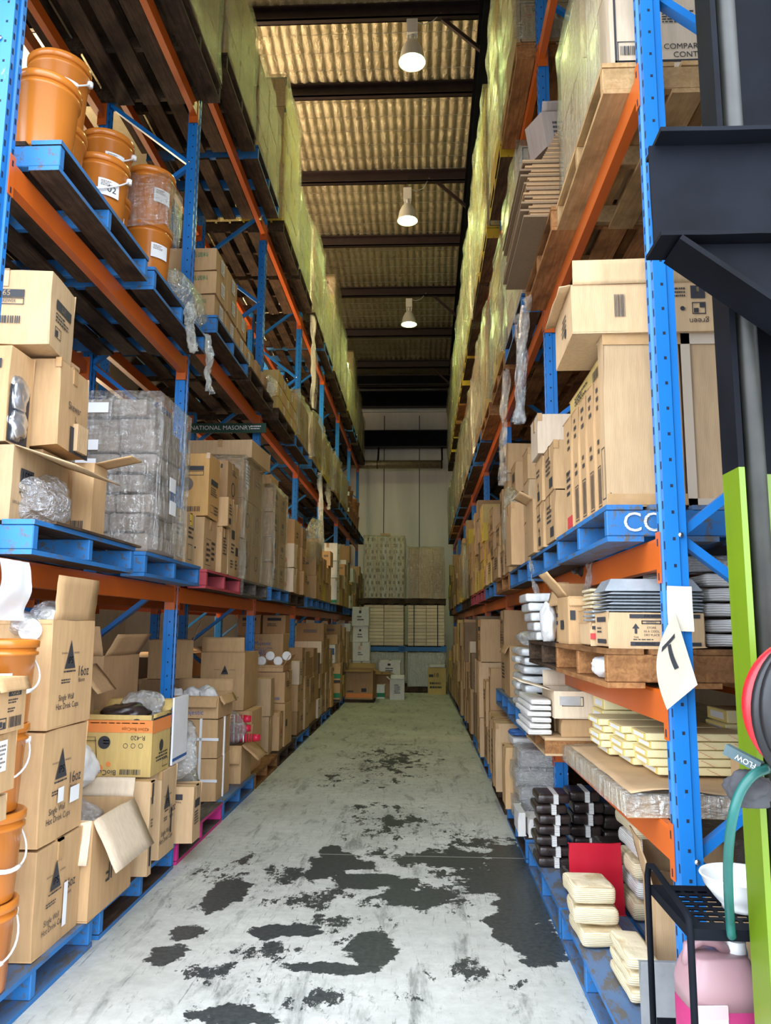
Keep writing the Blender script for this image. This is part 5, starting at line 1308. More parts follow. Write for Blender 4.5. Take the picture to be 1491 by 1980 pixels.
bundle('white paper roll lying inside the open tan carton by the trolley', 1.08, 1.32, 3.50, 3.68, D0 + .01, D0 + .16, 'napkin', None, amp=.01, rnd_=.03)
bundle('white paper packet standing in front of the open tan carton', 1.04, 1.22, 3.28, 3.43, D0 + .0, D0 + .14, 'napkin', None, amp=.012, rnd_=.03)
gb = MB(); gb.gridbox((0, 0, 0), (.20, .018, .425), (5, 1, 6), .003, 3, 8, M['greyboard']); gb.bevel(.003, 2)
gb.box((.07, -.0015, .385), (.13, .001, .394), M['inkgrey'])
o = gb.build('grey_board', None, (.775, 2.985, .02)); o.rotation_euler.x = -.05; o.location = (.745, 2.86, .001); tag(o, 'scuffed grey board leaning on the floor pallet beside the trolley', 'board')
# white box with brown label on the blue pallet end, plastic bundles behind
carton('white flat box with brown label on the end of the second-bay blue pallet', .72, .98, 5.54, 5.80, D0, .27, 'white', .06, True, {'F': [('l', .1, .25, .4, .4, 3)]}, tape=False) if False else carton('white flat box with brown label on the end of the blue floor pallet', .72, .98, 5.54, 5.80, D0, .27, 'white', .06, False, {'F': [('l', .12, .25, .45, .5, 3), ('r', .68, .1, .28, .8, M['inkgrey'])]})
carton('white sloping packet leaning against the flat white box', .66, .715, 5.56, 5.85, D0, .31, 'white', 0, False)
for t in range(4): bundle('white napkin bundle in loose plastic, %s tier beside the second-bay frame' % LOW[t], .70 + .02 * (t % 2), 1.06, 5.9, 6.3, D0 + .128 * t + .001, D0 + .128 * t + .126, 'napkin', 'white bundles beside the second-bay frame', amp=.016, rnd_=.03, sleeve='bag')
carton('tall tan carton standing at the aisle end of the white napkin bundles', .66, .98, 6.36, 6.66, D0, .62, 'tan', 0, True)
bundle('grey cloth bundle on top of the tall tan carton, under the lowest beam', .72, 1.04, 6.36, 6.7, .622, .70, 'napkin', None, amp=.01); blobby('dark blue rag on the grey cloth bundle', (.80, 6.46, .702), (.10, .07, .03), 'inkblue', 'rag', 'cloth', sd=81)
# lowest shelf of the second bay: film-wrapped white bundles
pal('R', -1, 1, 0, 'bluedeck', 5.72, .74, .801); pal('R', -1, 1, 1, 'bluedeck', 6.95, .74, .801) if False else pallet('R', 6.95, .8006, 'dark blue pallet on the lowest beam, farther half of the second bay', 'bluedeck', .76)
for t in range(7):
    for i in range(2):
        bundle('grey-white film bundle, %s tier, %s stack on the lowest beam of the second bay' % (LOW[t], ('nearer', 'farther')[i]), .72 + .012 * ((t + i) % 3), 1.10, 5.76 + .36 * i, 6.10 + .36 * i, .953 + .066 * t, .953 + .066 * t + .064, 'whitefilm', 'grey-white film bundles', amp=.012, rnd_=.022, n=(5, 5, 2))
blobby('crumpled clear film on top of the grey-white bundle stacks', (.90, 6.0, 1.417), (.16, .2, .07), 'bag', sd=83)
carton('open tan carton above the grey-white bundles, lowest beam of the second bay', .78, 1.2, 7.0, 7.45, .953, 1.40, 'tan', 0, False, open_=[('F', 110, .12), ('L', 150, .08)]); column('R', -1, 7.5, 7.95, .953, [.4, .38], ['tan', 'brown'], .78, .45, 3)
# right floor columns further in
rr = random.Random(21); y = 7.0
pal('R', -1, 2, 0, 'old', 6.9, .9) if False else None
while y < 14.0:
    d = rr.choice((.24, .34, .42)); hs = [rr.uniform(.34, .62) for _ in range(rr.choice((2, 3)))]
    if y < 8.1: hs = [.58]
    xf = .66 + rr.uniform(-.02, .05)
    near_up = any(abs(y + d / 2 - u - .05) < d / 2 + .08 for u in UY['R'])
    column('R', -1, y, y + d, D0, hs, [rr.choice(('tan', 'brown', 'tan', 'light')) for _ in range(3)], xf, .22 if near_up else .44, int(y * 10), mk=True); y += d + .02
while y < 19.0:
    d = rr.choice((.34, .45)); column('R', -1, y, y + d, D0, [rr.uniform(.25, .45) for _ in range(rr.choice((2, 3, 4)))], [rr.choice(('tan', 'brown', 'yellow')) for _ in range(4)], .66 - .005 * (y - 14), .24, int(y * 10)); y += d + .02
# ================================================================== ream shelf (nearest bay, low)
ZS = .841
sl = MB(); sl.gridbox((0, 0, 0), (1.05, 1.28, .075), (8, 8, 1), .004, 3, 3, M['ply']); sl.bevel(.003, 1)
for k in range(5): sl.box((-.001, -.001, .012 + .013 * k), (1.051, 1.281, .0135 + .013 * k), M['inkgrey'])
slo = sl.build('plywood_stack', None, (.79, 3.13, ZS)); tag(slo, 'stack of plywood sheets on the low beams beside the T-sign upright', 'sheets')
ZP = ZS + .077
wrap('clear film wrapped round the plywood sheet stack', .79, 1.84, 3.13, 4.41, ZS + .004, ZP - .002, 'film', .010, .012, n=(12, 14, 3))
kp = MB(); kp.sheet(lambda u, v: Vector((.80 + 1.0 * u, 3.12 + 1.2 * v, ZP + .016 + .03 * math.exp(-((v) / .06) ** 2) * math.sin(u * 9) * .5 + .006 * noise.noise(Vector((u * 5, v * 5, 0))))), 24, 24, M['kraft'])
o = kp.build('kraft_sheets'); so = o.modifiers.new('t', 'SOLIDIFY'); so.thickness = .004; tag(o, 'curling kraft paper sheets spread on the plywood stack', 'paper')
ZK = ZP + .026
def ream(label, x0, x1, y0, y1, z0, h, mk=True):
    o = bundle(label, x0, x1, y0, y1, z0, z0 + h, 'ream', 'yellow paper reams', 'paper_ream', 'paper ream', amp=.002, n=(4, 4, 2), rnd_=.005)
    w, d = x1 - x0, y1 - y0
    e = MB(); e.box((-w / 2 - .003, -d / 2 + .004, .004), (-w / 2 + .012, d / 2 - .004, h - .004), M['ryellow']); e.box((-w / 2 - .0045, -d * .36, h * .25), (-w / 2 - .003, d * .30, h * .75), M['paper']); e.build('folded_end', o)
    if mk:
        p = MB()
        for i in range(3):
            c = -w / 2 + w * (.2 + .3 * i)
            for q in range(5): p.bar((c + .011 * q, -d / 2 - .003, h * (.85 - .16 * q)), (c + .011 * q + .010, -d / 2 - .003, h * (.78 - .16 * q)), .001, .004, M['inkred'], (0, 1, 0))
        p.build('print', o)
    return o
hR = .035
for c, (x0, y0) in enumerate(((.965, 3.42), (.925, 3.66), (.885, 3.94))):
    for t in range(5):
        j = (.03, -.006, -.012, .006, -.016, -.01)[t]; w_ = .43 if t else .40
        ream('yellow-ended paper ream, %s tier of the %s row on the ream shelf' % (LOW[t], ('front', 'middle', 'rear')[c]), x0 + j, x0 + j + w_, y0, y0 + (.22, .25, .24)[c], ZK + hR * t + .001, hR - .002)
for c, (x0, y0) in enumerate(((.95, 4.22), (1.38, 3.68))):
    for t in range(5 if c == 0 else 4):
        ream('thick yellow paper ream, %s tier of the %s' % (LOW[t], ('tall rear stack on the ream shelf', 'stack behind the blue upright, ream shelf')[c]), x0 + .01 * (t % 2), x0 + .40, y0, y0 + .24, ZK + .062 * t + .001, .06)
carton('small tan carton with red mark and number 1200 behind the blue upright', 1.30, 1.52, 3.15, 3.42, ZK + .001, ZK + .085, 'light', .15, True, {'F': [('t', '1200', .62, .25, .2), ('r', .1, .4, .08, .18, M['inkred'])]})
carton('upright label carton at the end of the reams near the lime column', 1.42, 1.60, 3.45, 3.6, ZK + .001, ZK + .25, 'tan', 0, True, {'F': [('r', .1, .72, .4, .12), ('l', .1, .45, .6, .2, 4), ('r', .1, .2, .4, .12)]})
# small wooden crate pallet and cartons beside the second upright
pc = thing('timber_tray', 'small open plywood tray shelf beside the yellow reams', 'tray', (.70, 4.56, ZS), 0)
MB().box((0, 0, 0), (.75, .80, .012), M['ply']).build('base_board', pc); MB().box((0, 0, .085), (.75, .80, .10), M['ply']).build('top_board', pc)
for y in (.0, .38, .77): MB().box((0, y, .0125), (.75, y + .022, .0845), M['redwood']).build('divider', pc)
ZT = ZS + .102
for i in range(2): carton('shallow taped tan carton, %s of two under the carton with blue strap' % ('nearer', 'farther')[i], .80, 1.18, 4.6 + .22 * i, 4.81 + .22 * i, ZT, ZT + .10, 'tan', 0, 'y')
g = atY(1080, 1430, 4.6)
oc = carton('pinkish carton with blue strap and open yellow flap beside the second upright', .76, 1.20, 4.58, 5.02, ZT + .102, ZT + .255, 'pale', .0, False, {'F': [('o', .1, .45, .28, .35)]}, open_=[('L', 75, .2), ('B', 10, .1)])
s = MB(); s.box((.10, -.223, 0), (.125, -.2205, .155), M['inkblue']); s.build('strap', oc); s = MB(); s.box((-.19, -.2235, .075), (-.07, -.2215, .125), M['foiltray']); s.build('foil_label', oc)
carton('shaded open carton deeper on the tray shelf, behind the blue-strap carton', .92, 1.5, 5.05, 5.4, ZT, ZT + .33, 'brown', 0, False, open_=[('F', 130, .1)])
for t in range(6): bundle('white folded paper pile, %s layer, overhanging the aisle at the second upright' % LOW[t], .60 + .012 * (t % 3), .79, 4.98 + .01 * (t % 2), 5.38, ZS + .001 + .034 * t, ZS + .033 + .034 * t, 'napkin', 'white paper pile at the second upright', amp=.006, rnd_=.008, n=(5, 5, 2)) if False else bundle('white folded paper pile, %s layer, at the edge of the tray shelf' % LOW[t], .61 + .012 * (t % 3), .755, 4.62 + .01 * (t % 2), 5.2, ZT + .001 + .034 * t, ZT + .033 + .034 * t, 'napkin', 'white paper pile at the tray shelf', amp=.006, rnd_=.008, n=(5, 5, 2))
bundle('white paper packet hanging below the tray shelf edge', .66, .80, 5.42, 5.53, .60, .95, 'napkin', None, amp=.006) if False else None
# ================================================================== timber-pallet shelf (nearest bay, middle)
pal_z = 1.3255
pallet('R', 3.112, pal_z, 'reddish timber pallet behind the T sign on the middle beams', 'redwood', .725)
pallet('R', 4.283, pal_z, 'shaded old pallet on the middle beams, beyond the reddish timber one', 'old', .74)
ZM = pal_z + .152
g = atY(1180, 1265, 3.15)
oz = carton('pure heating fuel carton marked OZ, behind the T sign', .745, 1.13, 3.15, 3.40, ZM, ZM + .145, 'light', 0, False, {'F': [('r', .22, .82, .72, .11), ('t', 'PURE HEATING FUEL - BUFFET FUEL', .58, .875, .07, .72, CARD['light']), ('up', .28, .40, .28), ('t', 'THIS', .28, .30, .05), ('o', .34, .66, .20, .10), ('t', 'HANDLE', .44, .71, .05), ('t', 'STORE', .44, .56, .06), ('t', 'IN A COOL', .44, .46, .06), ('t', 'DRY PLACE', .44, .36, .06), ('l', .25, .22, .3, .05, 1), ('disc', .72, .47, .24), ('t', 'OZ', .72, .50, .2, 1, CARD['light']), ('ring', .72, .47, .21, CARD['light']), ('r', .22, .07, .30, .11), ('t', 'NON FLAMMABLE', .37, .125, .06, .8, CARD['light']), ('r', .58, .07, .36, .10)],
    'L': [('r', .2, .72, .6, .14), ('l', .2, .4, .4, .2, 2), ('r', .2, .12, .6, .12)]})
for t in range(7):
    b = MB(); b.prism([(-.19, -.13), (.19, -.13), (.19, .13), (-.19, .13)], 0, .003, M['trayplastic'])
    n0 = len(b.bm.faces); tp = [(-.16, -.10), (.16, -.10), (.16, .10), (-.16, .10)]; bt = [(-.19, -.13), (.19, -.13), (.19, .13), (-.19, .13)]
    V0 = [b.bm.verts.new((x, y, .003)) for x, y in bt]; V1 = [b.bm.verts.new((x, y, .05 if t == 6 else .012)) for x, y in tp]
    for i in range(4): b.bm.faces.new((V0[i], V0[(i + 1) % 4], V1[(i + 1) % 4], V1[i]))
    b.bm.faces.new(V1); b._own(n0, M['trayplastic'])
    tag(b.build('foil_tray', None, (.935, 3.285, ZM + .147 + .0135 * t), .04 * ((t % 3) - 1)), 'upside-down grey foil tray on the fuel carton, %s in the pile' % LOW[t].replace('seventh', 'topmost'), 'tray', 'grey trays on the fuel carton')
bundle('brown paper bag with red stripe at the aisle edge behind the T sign', .745 - .12, .745 - .002, 3.30, 3.62, ZM, ZM + .10, 'light', None, 'paper_packet', 'packet', amp=.008, rnd_=.02) if False else None
pk = carton('craft paper packet with red stripe left of the fuel carton', .735, .90, 3.44, 3.70, ZM, ZM + .105, 'light', .0, False, {'F': [('r', 0, .30, 1, .24, M['inkred']), ('r', .05, .7, .1, .14), ('l', .2, .72, .4, .1, 1)]}, amp=.006)
for t in range(3): bundle('grey plastic sleeve pack on the red-striped packet, %s layer' % LOW[t], .75, .91, 3.46, 3.68, ZM + .107 + .018 * t, ZM + .124 + .018 * t, 'trayplastic', 'grey sleeves', amp=.006, rnd_=.006, n=(5, 5, 1))
for t in range(5): bundle('brown kraft sleeve pile between open carton and trays, %s layer' % LOW[t], .80 + .008 * (t % 2), .98, 3.73, 3.93, ZM + .17 + .020 * t, ZM + .189 + .020 * t, 'cream', 'kraft sleeves', amp=.004, rnd_=.006, n=(4, 4, 1))
carton('tan carton under the kraft sleeve pile, middle shelf', .78, 1.02, 3.72, 3.94, ZM, ZM + .168, 'tan', 0)
oc = carton('open tan carton with big raised flap on the middle shelf near the second upright', .74, 1.18, 3.97, 4.26, ZM, ZM + .24, 'tan', 0, False, {'F': [('r', .02, .5, .06, .2)], 'L': [('r', .3, .3, .3, .2)]}, open_=[('L', 40, .16), ('F', 168, .05), ('B', 5, .08)], amp=.008)
carton('larger open carton behind the raised-flap carton on the middle shelf', .80, 1.45, 4.36, 4.8, ZM, ZM + .30, 'tan', 0, False, {'L': [('l', .3, .3, .3, .3, 2)]}, open_=[('B', 5, .06), ('L', 160, .1)])
carton('low wide carton behind the foil trays on the middle shelf', 1.04, 1.6, 3.62, 3.96, ZM, ZM + .22, 'pale', 0, False, open_=[('F', 165, .1), ('B', 15, .08)])
for t in range(5): bundle('white napkin pack behind the T-sign upright, %s tier' % LOW[t], 1.15 + .012 * (t % 2), 1.34, 3.20, 3.42, ZM + .062 * t + .001, ZM + .062 * t + .06, 'napkin', 'white napkin packs on the middle shelf', amp=.008, rnd_=.016, lay=0)
bundle('clear-bagged white napkin pack lying on top of the pack pile', 1.06, 1.30, 3.22, 3.40, ZM + .312, ZM + .37, 'napkin', None, amp=.01, rnd_=.02, sleeve='bag')
bundle('white pack leaning behind the grey trays on the middle shelf', 1.0, 1.13, 3.43, 3.6, ZM, ZM + .38, 'napkin', None, amp=.012, rnd_=.03)
for t in range(2): bundle('shaded brown bundle beside the lime column, %s one on the middle shelf' % ('lower', 'upper')[t], 1.38, 1.52, 3.45, 3.66, ZM + .13 + .075 * t, ZM + .203 + .075 * t, 'brown', 'brown bundles by the lime column', amp=.004)
carton('carton carrying the brown bundles beside the lime column', 1.38, 1.56, 3.44, 3.70, ZM, ZM + .128, 'tan', 0)
bundle('white-sleeved printed roll carton beside the lime column', 1.355, 1.56, 3.16, 3.40, ZM, ZM + .15, 'white', None, amp=.006, rnd_=.02); p = MB(); p.box((-.04, -.128, .002), (.075, -.1225, .148), CARD['tan']); pp = p.build('brown_label', LAST())
blobby('white cloth bag on the printed roll carton', (1.46, 3.28, ZM + .152), (.085, .09, .06), 'napkin', sd=91)
for t in range(5): bundle('glossy white tray pile leaning over the aisle, %s tier, middle shelf' % LOW[t], .715 - .016 * t, .98 - .01 * t, 4.90, 5.26, ZM + .06 * t + .001, ZM + .06 * t + .059, 'whitefilm', 'glossy white trays', amp=.006, rnd_=.012)
blobby('white plastic bag slumped under the glossy white trays', (.76, 4.84 - .12, ZM), (.05, .10, .12), 'napkin', sd=93, amp=.2)
blobby('small white bag stuffed inside the opening of the reddish timber pallet', (.80, 3.40, pal_z + .0225), (.07, .10, .05), 'napkin', sd=95, amp=.2)
blobby('black film heap in the dark under the first beam behind the T upright', (1.15, 4.5, ZM + .31), (.28, .25, .12), 'darktray', 'black_film', 'plastic film', sd=97)
# ================================================================== first level
ZA = LV['R'](0)[0] + .1525
pal('R', 0, 0, 0, 'bluedeck', 3.115, .745); pal('R', 0, 0, 1, 'blue', 4.283, .765)
p = MB(); marks(p, lambda a, b: (.79 + a, 3.110, LV['R'](0)[0] + .03 + b), [('t', 'CO', .34, .5, .9, 1.0)], .30, .09, M['napkin'])
o = p.build('painted_letters'); tag(o, 'white sprayed letters on the end of the blue pallet beside the T upright', 'lettering')
carton('tall plain tan carton on end behind the blue upright, first level', .765, 1.078, 3.16, 3.47, ZA, ZA + .735, 'light', 0, 'none', None) if False else None
tc = carton('tall plain tan carton on the blue pallet, aisle side of the blue upright', .765, 1.085, 3.16, 3.27, ZA, ZA + .735, 'light', 0, False, {'L': [('o', .2, .05, .5, .3)], 'F': [('l', .03, .04, .02, .05, 1)]}, amp=.003)
t_ = MB(); t_.box((-.162, -.0575, .004), (.162, -.0545, .05), M['tape']); t_.box((-.162, -.0575, .69), (.162, -.0545, .737), M['tape']); t_.build('tape', tc)
tc = carton('second tall plain tan carton, between the blue upright and the lime column', 1.092, 1.40, 3.16, 3.45, ZA, ZA + .735, 'light', 0, False, None, amp=.003)
t_ = MB(); t_.box((-.1575, -.1475, .002), (-.12, -.1445, .737), M['cleartape']); t_.box((-.157, -.1475, .69), (.157, -.1445, .737), M['cleartape']); t_.box((-.157, -.1475, .002), (.157, -.1445, .03), M['cleartape']); t_.build('tape', tc)
gx = carton('big open tan carton printed upside-down, on the two tall cartons', .645, 1.30, 3.14, 3.62, ZA + .737, ZA + .955, 'light', -.03, False,
    {'F': [('b', .66, .22, .07, .46), ('t', 'green', .20, .80, .12), ('r', .155, .08, .09, .26), ('up', .20, .11, .19, CARD['light']), ('o', .155, .42, .085, .24), ('r', .162, .44, .03, .09), ('r', .20, .54, .03, .09), ('disc', .30, .54, .045), ('disc', .44, .78, .08), ('tri', .47, .90, .09), ('l', .40, .25, .14, .06, 1), ('l', .28, .10, .10, .22, 3), ('t', 'L', .44, .38, .06)],
     'L': [('l', .3, .3, .3, .4, 4), ('disc', .35, .7, .1)]}, open_=[('F', 6, .105, 'pale inside of the long top flap'), ('L', 100, .05), ('B', 8, .1)], flip=True, amp=.006)
# narrow cartons filed on edge
eY = [3.285, 3.40, 3.55, 3.70, 3.86, 4.08]
nm = ['first', 'second', 'third', 'fourth', 'fifth']
for i in range(5):
    carton('thin yellow-brown carton filed on edge, %s from the tall plain carton' % nm[i], .775 - .004 * i, 1.30, eY[i], eY[i + 1] - .006, ZA, ZA + (.60, .60, .59, .58, .58)[i], 'tan', 0, False,
           {'L': [('o', .25, .04, .5, .30), ('b', .3, .06, .4, .26), ('l', .3, .42, .4, .14, 2), ('l', .3, .75, .4, .2, 3)] if i < 4 else [('r', .3, .02, .68, .1, M['inkred']), ('t', 'Baker', .5, .5, .05), ('l', .3, .3, .5, .25, 4), ('l', .5, .7, .3, .2, 3)]}, amp=.002)
tb = carton('long thin carton lying across the tops of the filed cartons', .79, 1.28, 3.30, 4.05, ZA + .602, ZA + .70, 'yellow', 0, True, {'L': [('b', .75, .2, .2, .5), ('l', .2, .3, .4, .5, 3)], 'F': [('t', 'B', .2, .6, .4), ('l', .1, .1, .5, .2, 1)]}, tilt=(0, 0))
for t in range(2): carton('tan arrow-printed carton, %s of two at the aisle beyond the filed cartons' % ('lower', 'upper')[t], .755, 1.15, 4.36, 4.72, ZA + .29 * t + .001, ZA + .29 * t + .288, 'tan', .0, 'x', {'L': [('l', .2, .4, .5, .4, 4), ('r', .5, .1, .3, .2)]})
for t in range(2): carton('tan closed carton, %s of two beside the arrow-printed pair' % ('lower', 'upper')[t], .75, 1.1, 4.76, 5.06, ZA + .29 * t + .001, ZA + .29 * t + .288, 'tan', 0, True, {'L': [('up', .4, .3, .2), ('l', .2, .6, .5, .2, 2), ('r', .3, .08, .25, .2)]})
carton('pale carton lettered ALUMINIUM on top of the tan closed carton', .735, 1.25, 4.80, 5.12, ZA + .60, ZA + .86, 'pale', 0, True, {'F': [('t', 'ALUMINIUM', .58, .66, .10, .9), ('t', 'ITEM NO.', .52, .50, .10, .9), ('t', 'QTY', .42, .32, .10, .9)]})
carton('plain carton between the closed pair and the ALUMINIUM carton', .80, 1.2, 4.42, 5.10, ZA + .58, ZA + .598, 'tan', 0, False)
carton('tan open carton with pale flap low at the second upright', .74, .90, 5.12, 5.45, ZA, ZA + .36, 'tan', 0, False, open_=[('L', 60, .1)])
pal('R', 0, 1, 0, 'blue', 5.72, .78); pal('R', 0, 1, 1, 'redwood', 6.98, .78)
for b in range(2, 7):
    for i in range(2): pal('R', 0, b, i, ('blue', 'redwood', 'blue', 'red', 'old')[(b + i) % 5], None, .78)
carton('tan carton with barcode box, third up beside the second upright', .80, 1.25, 5.74, 6.05, ZA + .62, ZA + .86, 'tan', 0, True, {'F': [('o', .15, .25, .7, .25), ('b', .18, .28, .64, .18)]})
for t in range(2): carton('light carton with dark band, %s one below the barcode-box carton' % ('lower', 'upper')[t], .80, 1.2, 5.74, 6.05, ZA + .31 * t + .001, ZA + .31 * t + .308, 'light', 0, True, {'F': [('r', .2, .3, .5, .18), ('l', .2, .55, .5, .1, 1)]})
carton('tall tan carton overhanging the aisle past the second upright', .70, .98, 6.10, 6.40, ZA, ZA + .50, 'tan', .05, True, {'F': [('l', .55, .3, .3, .4, 4)]})
carton('black-panelled tan carton past the second upright', .80, 1.3, 6.5, 6.86, ZA + .66, ZA + .92, 'tan', 0, True, {'F': [('r', .25, .35, .7, .45), ('t', 'PAC', .55, .57, .28, 1, CARD['light'])], 'L': [('r', .3, .4, .4, .3)]})
for t in range(2): carton('tan carton, %s of two under the black-panelled carton' % ('lower', 'upper')[t], .80, 1.3, 6.5, 6.86, ZA + .33 * t + .001, ZA + .33 * t + .328, 'tan', 0)
carton('tilted tan carton with black square above the black-panelled carton', .76, 1.1, 6.92, 7.25, ZA + .90, ZA + 1.18, 'tan', .12, True, {'F': [('r', .5, .5, .3, .3)], 'L': [('r', .3, .45, .35, .35)]})
column('R', 0, 6.9, 7.28, ZA, [.45, .445], ['tan', 'brown'], .79, .45, 4)
blobby('big heap of crumpled film hanging over the first level past the second upright', (.78, 6.26 + .35, ZA + .12), (.10, .2, .30), 'filmy', 'stretch_film', 'plastic film', sd=101)
rr = random.Random(31); y = 7.32
while y < 21.5:
    d = rr.choice((.3, .38, .46)); near_up = any(abs(y + d / 2 - u - .05) < d / 2 + .08 for u in UY['R'])
    column('R', 0, y, y + d, ZA, [rr.uniform(.22, .36) for _ in range(rr.choice((2, 3, 4)))], [rr.choice(('tan', 'brown', 'yellow', 'tan')) for _ in range(4)], .77 - .02 * rr.random(), .13 if near_up else .45, int(y * 10) + 5); y += d + .02
blobby('yellowish film heap over far first-level cartons by the T-sign rack', (.74, 13.2, ZA), (.10, .4, .5), 'filmy', 'stretch_film', 'plastic film', sd=103)
scrap('twisted film strand hanging from the second level past the second upright', (.77, 6.9, LV['R'](1)[1] - .02), (.74, 7.0, LV['R'](1)[1] - 1.05), .22, .30, 'filmclear', sd=12, depth=.08)
scrap('film curtain hanging from the second level at the second upright', (.74, 5.35, LV['R'](0)[1] + .0), (.70, 5.45, LV['R'](0)[1] - .85), .38, .14, 'filmclear', sd=14, depth=.09)
scrap('thin film strip tied round the first-level beam near the T sign', (.90, 4.15, 1.93), (.885, 4.22, 1.66), .05, .10, 'filmclear', sd=15, depth=.03)
scrap('thin grey strip of film hanging on the first-level beam at the second upright', (.76, 5.40, 2.02), (.80, 5.44, 1.72), .03, .03, 'filmclear', sd=16, depth=.03)
# ================================================================== second level
ZB = LV['R'](0)[1] + .1525
pal('R', 1, 0, 0, 'pine', 3.115, .795); pal('R', 1, 0, 1, 'redwood', 4.283, .765)
p = MB(); marks(p, lambda a, b: (1.02 + a, 4.280, LV['R'](0)[1] + .022 + b), [('t', 'AUS', .25, .5, .55, 1.1)], .36, .105, M['ink'])
tag(p.build('stencilled_letters'), 'black AUS lettering on the reddish timber pallet end, second level', 'lettering')
for t in range(2):
    carton('white-fronted 3 compartment container carton, %s tier on the pine pallet' % LOW[t], .845, 1.46, 3.15, 3.62, ZB + .46 * t + .001, ZB + .46 * t + .458, 'pale', 0, False,
           {'F': [('o', .03, .06, .94, .88, .010), ('b', .07, .14, .18, .10), ('o', .05, .07, .22, .22), ('t', '3 COMPARTMENT', .58, .22, .062, .95), ('t', 'CONTAINER', .62, .13, .062, .95)] + [('t', '1', .5, .6, .2)] * 0 + [('l', .38, .48, .25, .14, 5)]})
    carton('yellow-sided carton, %s tier behind the compartment cartons on the pine pallet' % LOW[t], .83, 1.4, 3.64, 4.24, ZB + .46 * t + .001, ZB + .46 * t + .458, 'light', 0, True)
wrap('shining stretch film round the carton load on the pine pallet', .835, 1.46, 3.22, 4.25, ZB + .02, ZB + .95, 'filmy', .018, .02, skipf=True)
for t in range(26):
    L = .62 + .02 * (t % 3); j = .02 * math.sin(t * 1.7)
    b = MB(); b.gridbox((0, 0, 0), (.95, 1.02, .0130), (6, 6, 1), .0011, 3, t, CARD['brown' if t % 3 else 'dark'])
    tag(b.build('flattened_carton', None, (L + j, 4.40 + .01 * (t % 2), ZB + .0148 * t + .001)), 'flattened brown carton in the pile on the reddish timber pallet, %s ' % ('%d from the bottom' % (t + 1) if t else 'lowest'), 'cardboard', 'flattened cartons on the second level')
zt = ZB + .0148 * 26
for t in range(16):
    b = MB(); b.gridbox((0, 0, 0), (.60, .9, .0130), (6, 6, 1), .0011, 3, t + 30, CARD['brown' if t % 2 else 'dark'])
    tag(b.build('flattened_carton', None, (.74 + .008 * t, 4.42, zt + .0148 * t + .001)), 'short flattened carton set back on the flattened-carton pile, %s' % ('%d from the bottom' % (t + 1) if t else 'lowest'), 'cardboard', 'short flattened cartons on the second level')
carton('small tilted grey-brown carton perched on the flattened cartons', .76, .98, 4.62, 4.85, zt + .245, zt + .47, 'grey', .3, False, {'F': [('l', .3, .25, .45, .5, 4)]}, tilt=(.12, -.22), open_=[('F', 30, .06), ('R', 60, .06)])
for b in range(1, 7):
    for i in range(2):
        y, z = pal('R', 1, b, i, ('old', 'blue', 'redwood', 'blue')[(b + i) % 4], None, .755)
        h = (1.05, 1.25, 1.2, 1.15, 1.25, 1.1, 1.2)[(b + 2 * i) % 7]
        filmload('R', 1, y + .03, y + 1.12, z + .001, z + h, 2, 4, [['light', 'pale'], ['pale', 'tan'], ['yellow', 'light'], ['tan', 'light']][(b + i) % 4], 'filmy' if (b + i) % 2 else 'filmg', .765, .5, b * 3 + i, .035)
# ================================================================== top level
for b in range(1, 7):
    for i in range(2):
        y, z = pal('R', 2, b, i, ('yellow', 'redwood', 'yellow', 'old')[(b + i) % 4], None, .755)
        zt = {(1, 0): 8.25, (1, 1): 8.1}.get((b, i), 8.0 + .15 * ((b * 3 + i) % 3))
        filmload('R', 2, y + .03, y + 1.12, z + .001, zt, 2, 5, [['yellow', 'light'], ['light', 'tan'], ['gold', 'yellow']][(b + i) % 3], ('filmy', 'filmg')[(b + i) % 2], .765, .5, b * 5 + i, .045)
# ================================================================== end of the aisle: four pallets, two high
def face_grid(x0, x1, y0, z0, z1, nx, nz, col, dark):
    w, h = (x1 - x0) / nx, (z1 - z0) / nz; rr = random.Random(nx * nz)
    for t in range(nz):
        for i in range(nx):
            c = col[(t * 3 + i) % len(col)]; a, b, c0, c1 = x0 + w * i + .003, x0 + w * (i + 1) - .003, z0 + h * t + .002, z0 + h * t + h - .002
            STUFF.box((a, y0, c0), (b, y0 + 1.0, c1), CARD[c])
            if dark:
                u = rr.choice((.1, .55)); q = rr.choice((.3, .4))
                STUFF.poly([(a + w * u, y0 - .002, c0 + h * .2), (a + w * (u + q), y0 - .002, c0 + h * .2), (a + w * (u + q), y0 - .002, c0 + h * .75), (a + w * u, y0 - .002, c0 + h * .75)], M['inkgrey'])
YS = 19.2
cx = [(-1.45, -.42), (-.36, .58)]
zz = 0
for s_, (x0, x1) in enumerate(cx):
    side_n = ('left', 'right')[s_]
    for lv, (z0, h, kind) in enumerate(((0, .78, 'old'), (.97 + .0, .98, 'blue'), (2.13, 1.55 if s_ == 0 else 1.30, 'old'))):
        pallet('L', YS, z0 + .0006, 'dark pallet at the end of the aisle, %s stack, %s load' % (side_n, ('bottom', 'middle', 'top')[lv]), kind, x1 + .02)
LB = ['bottom', 'middle', 'top']
carton('film-wrapped pale block at the bottom of the left end stack', -1.43, -.44, YS + .02, YS + 1.02, .153, .965, 'white', 0, False)
carton('white plastic-covered block at the bottom of the right end stack', -.34, .56, YS + .02, YS + 1.02, .153, .965, 'white', 0, False)
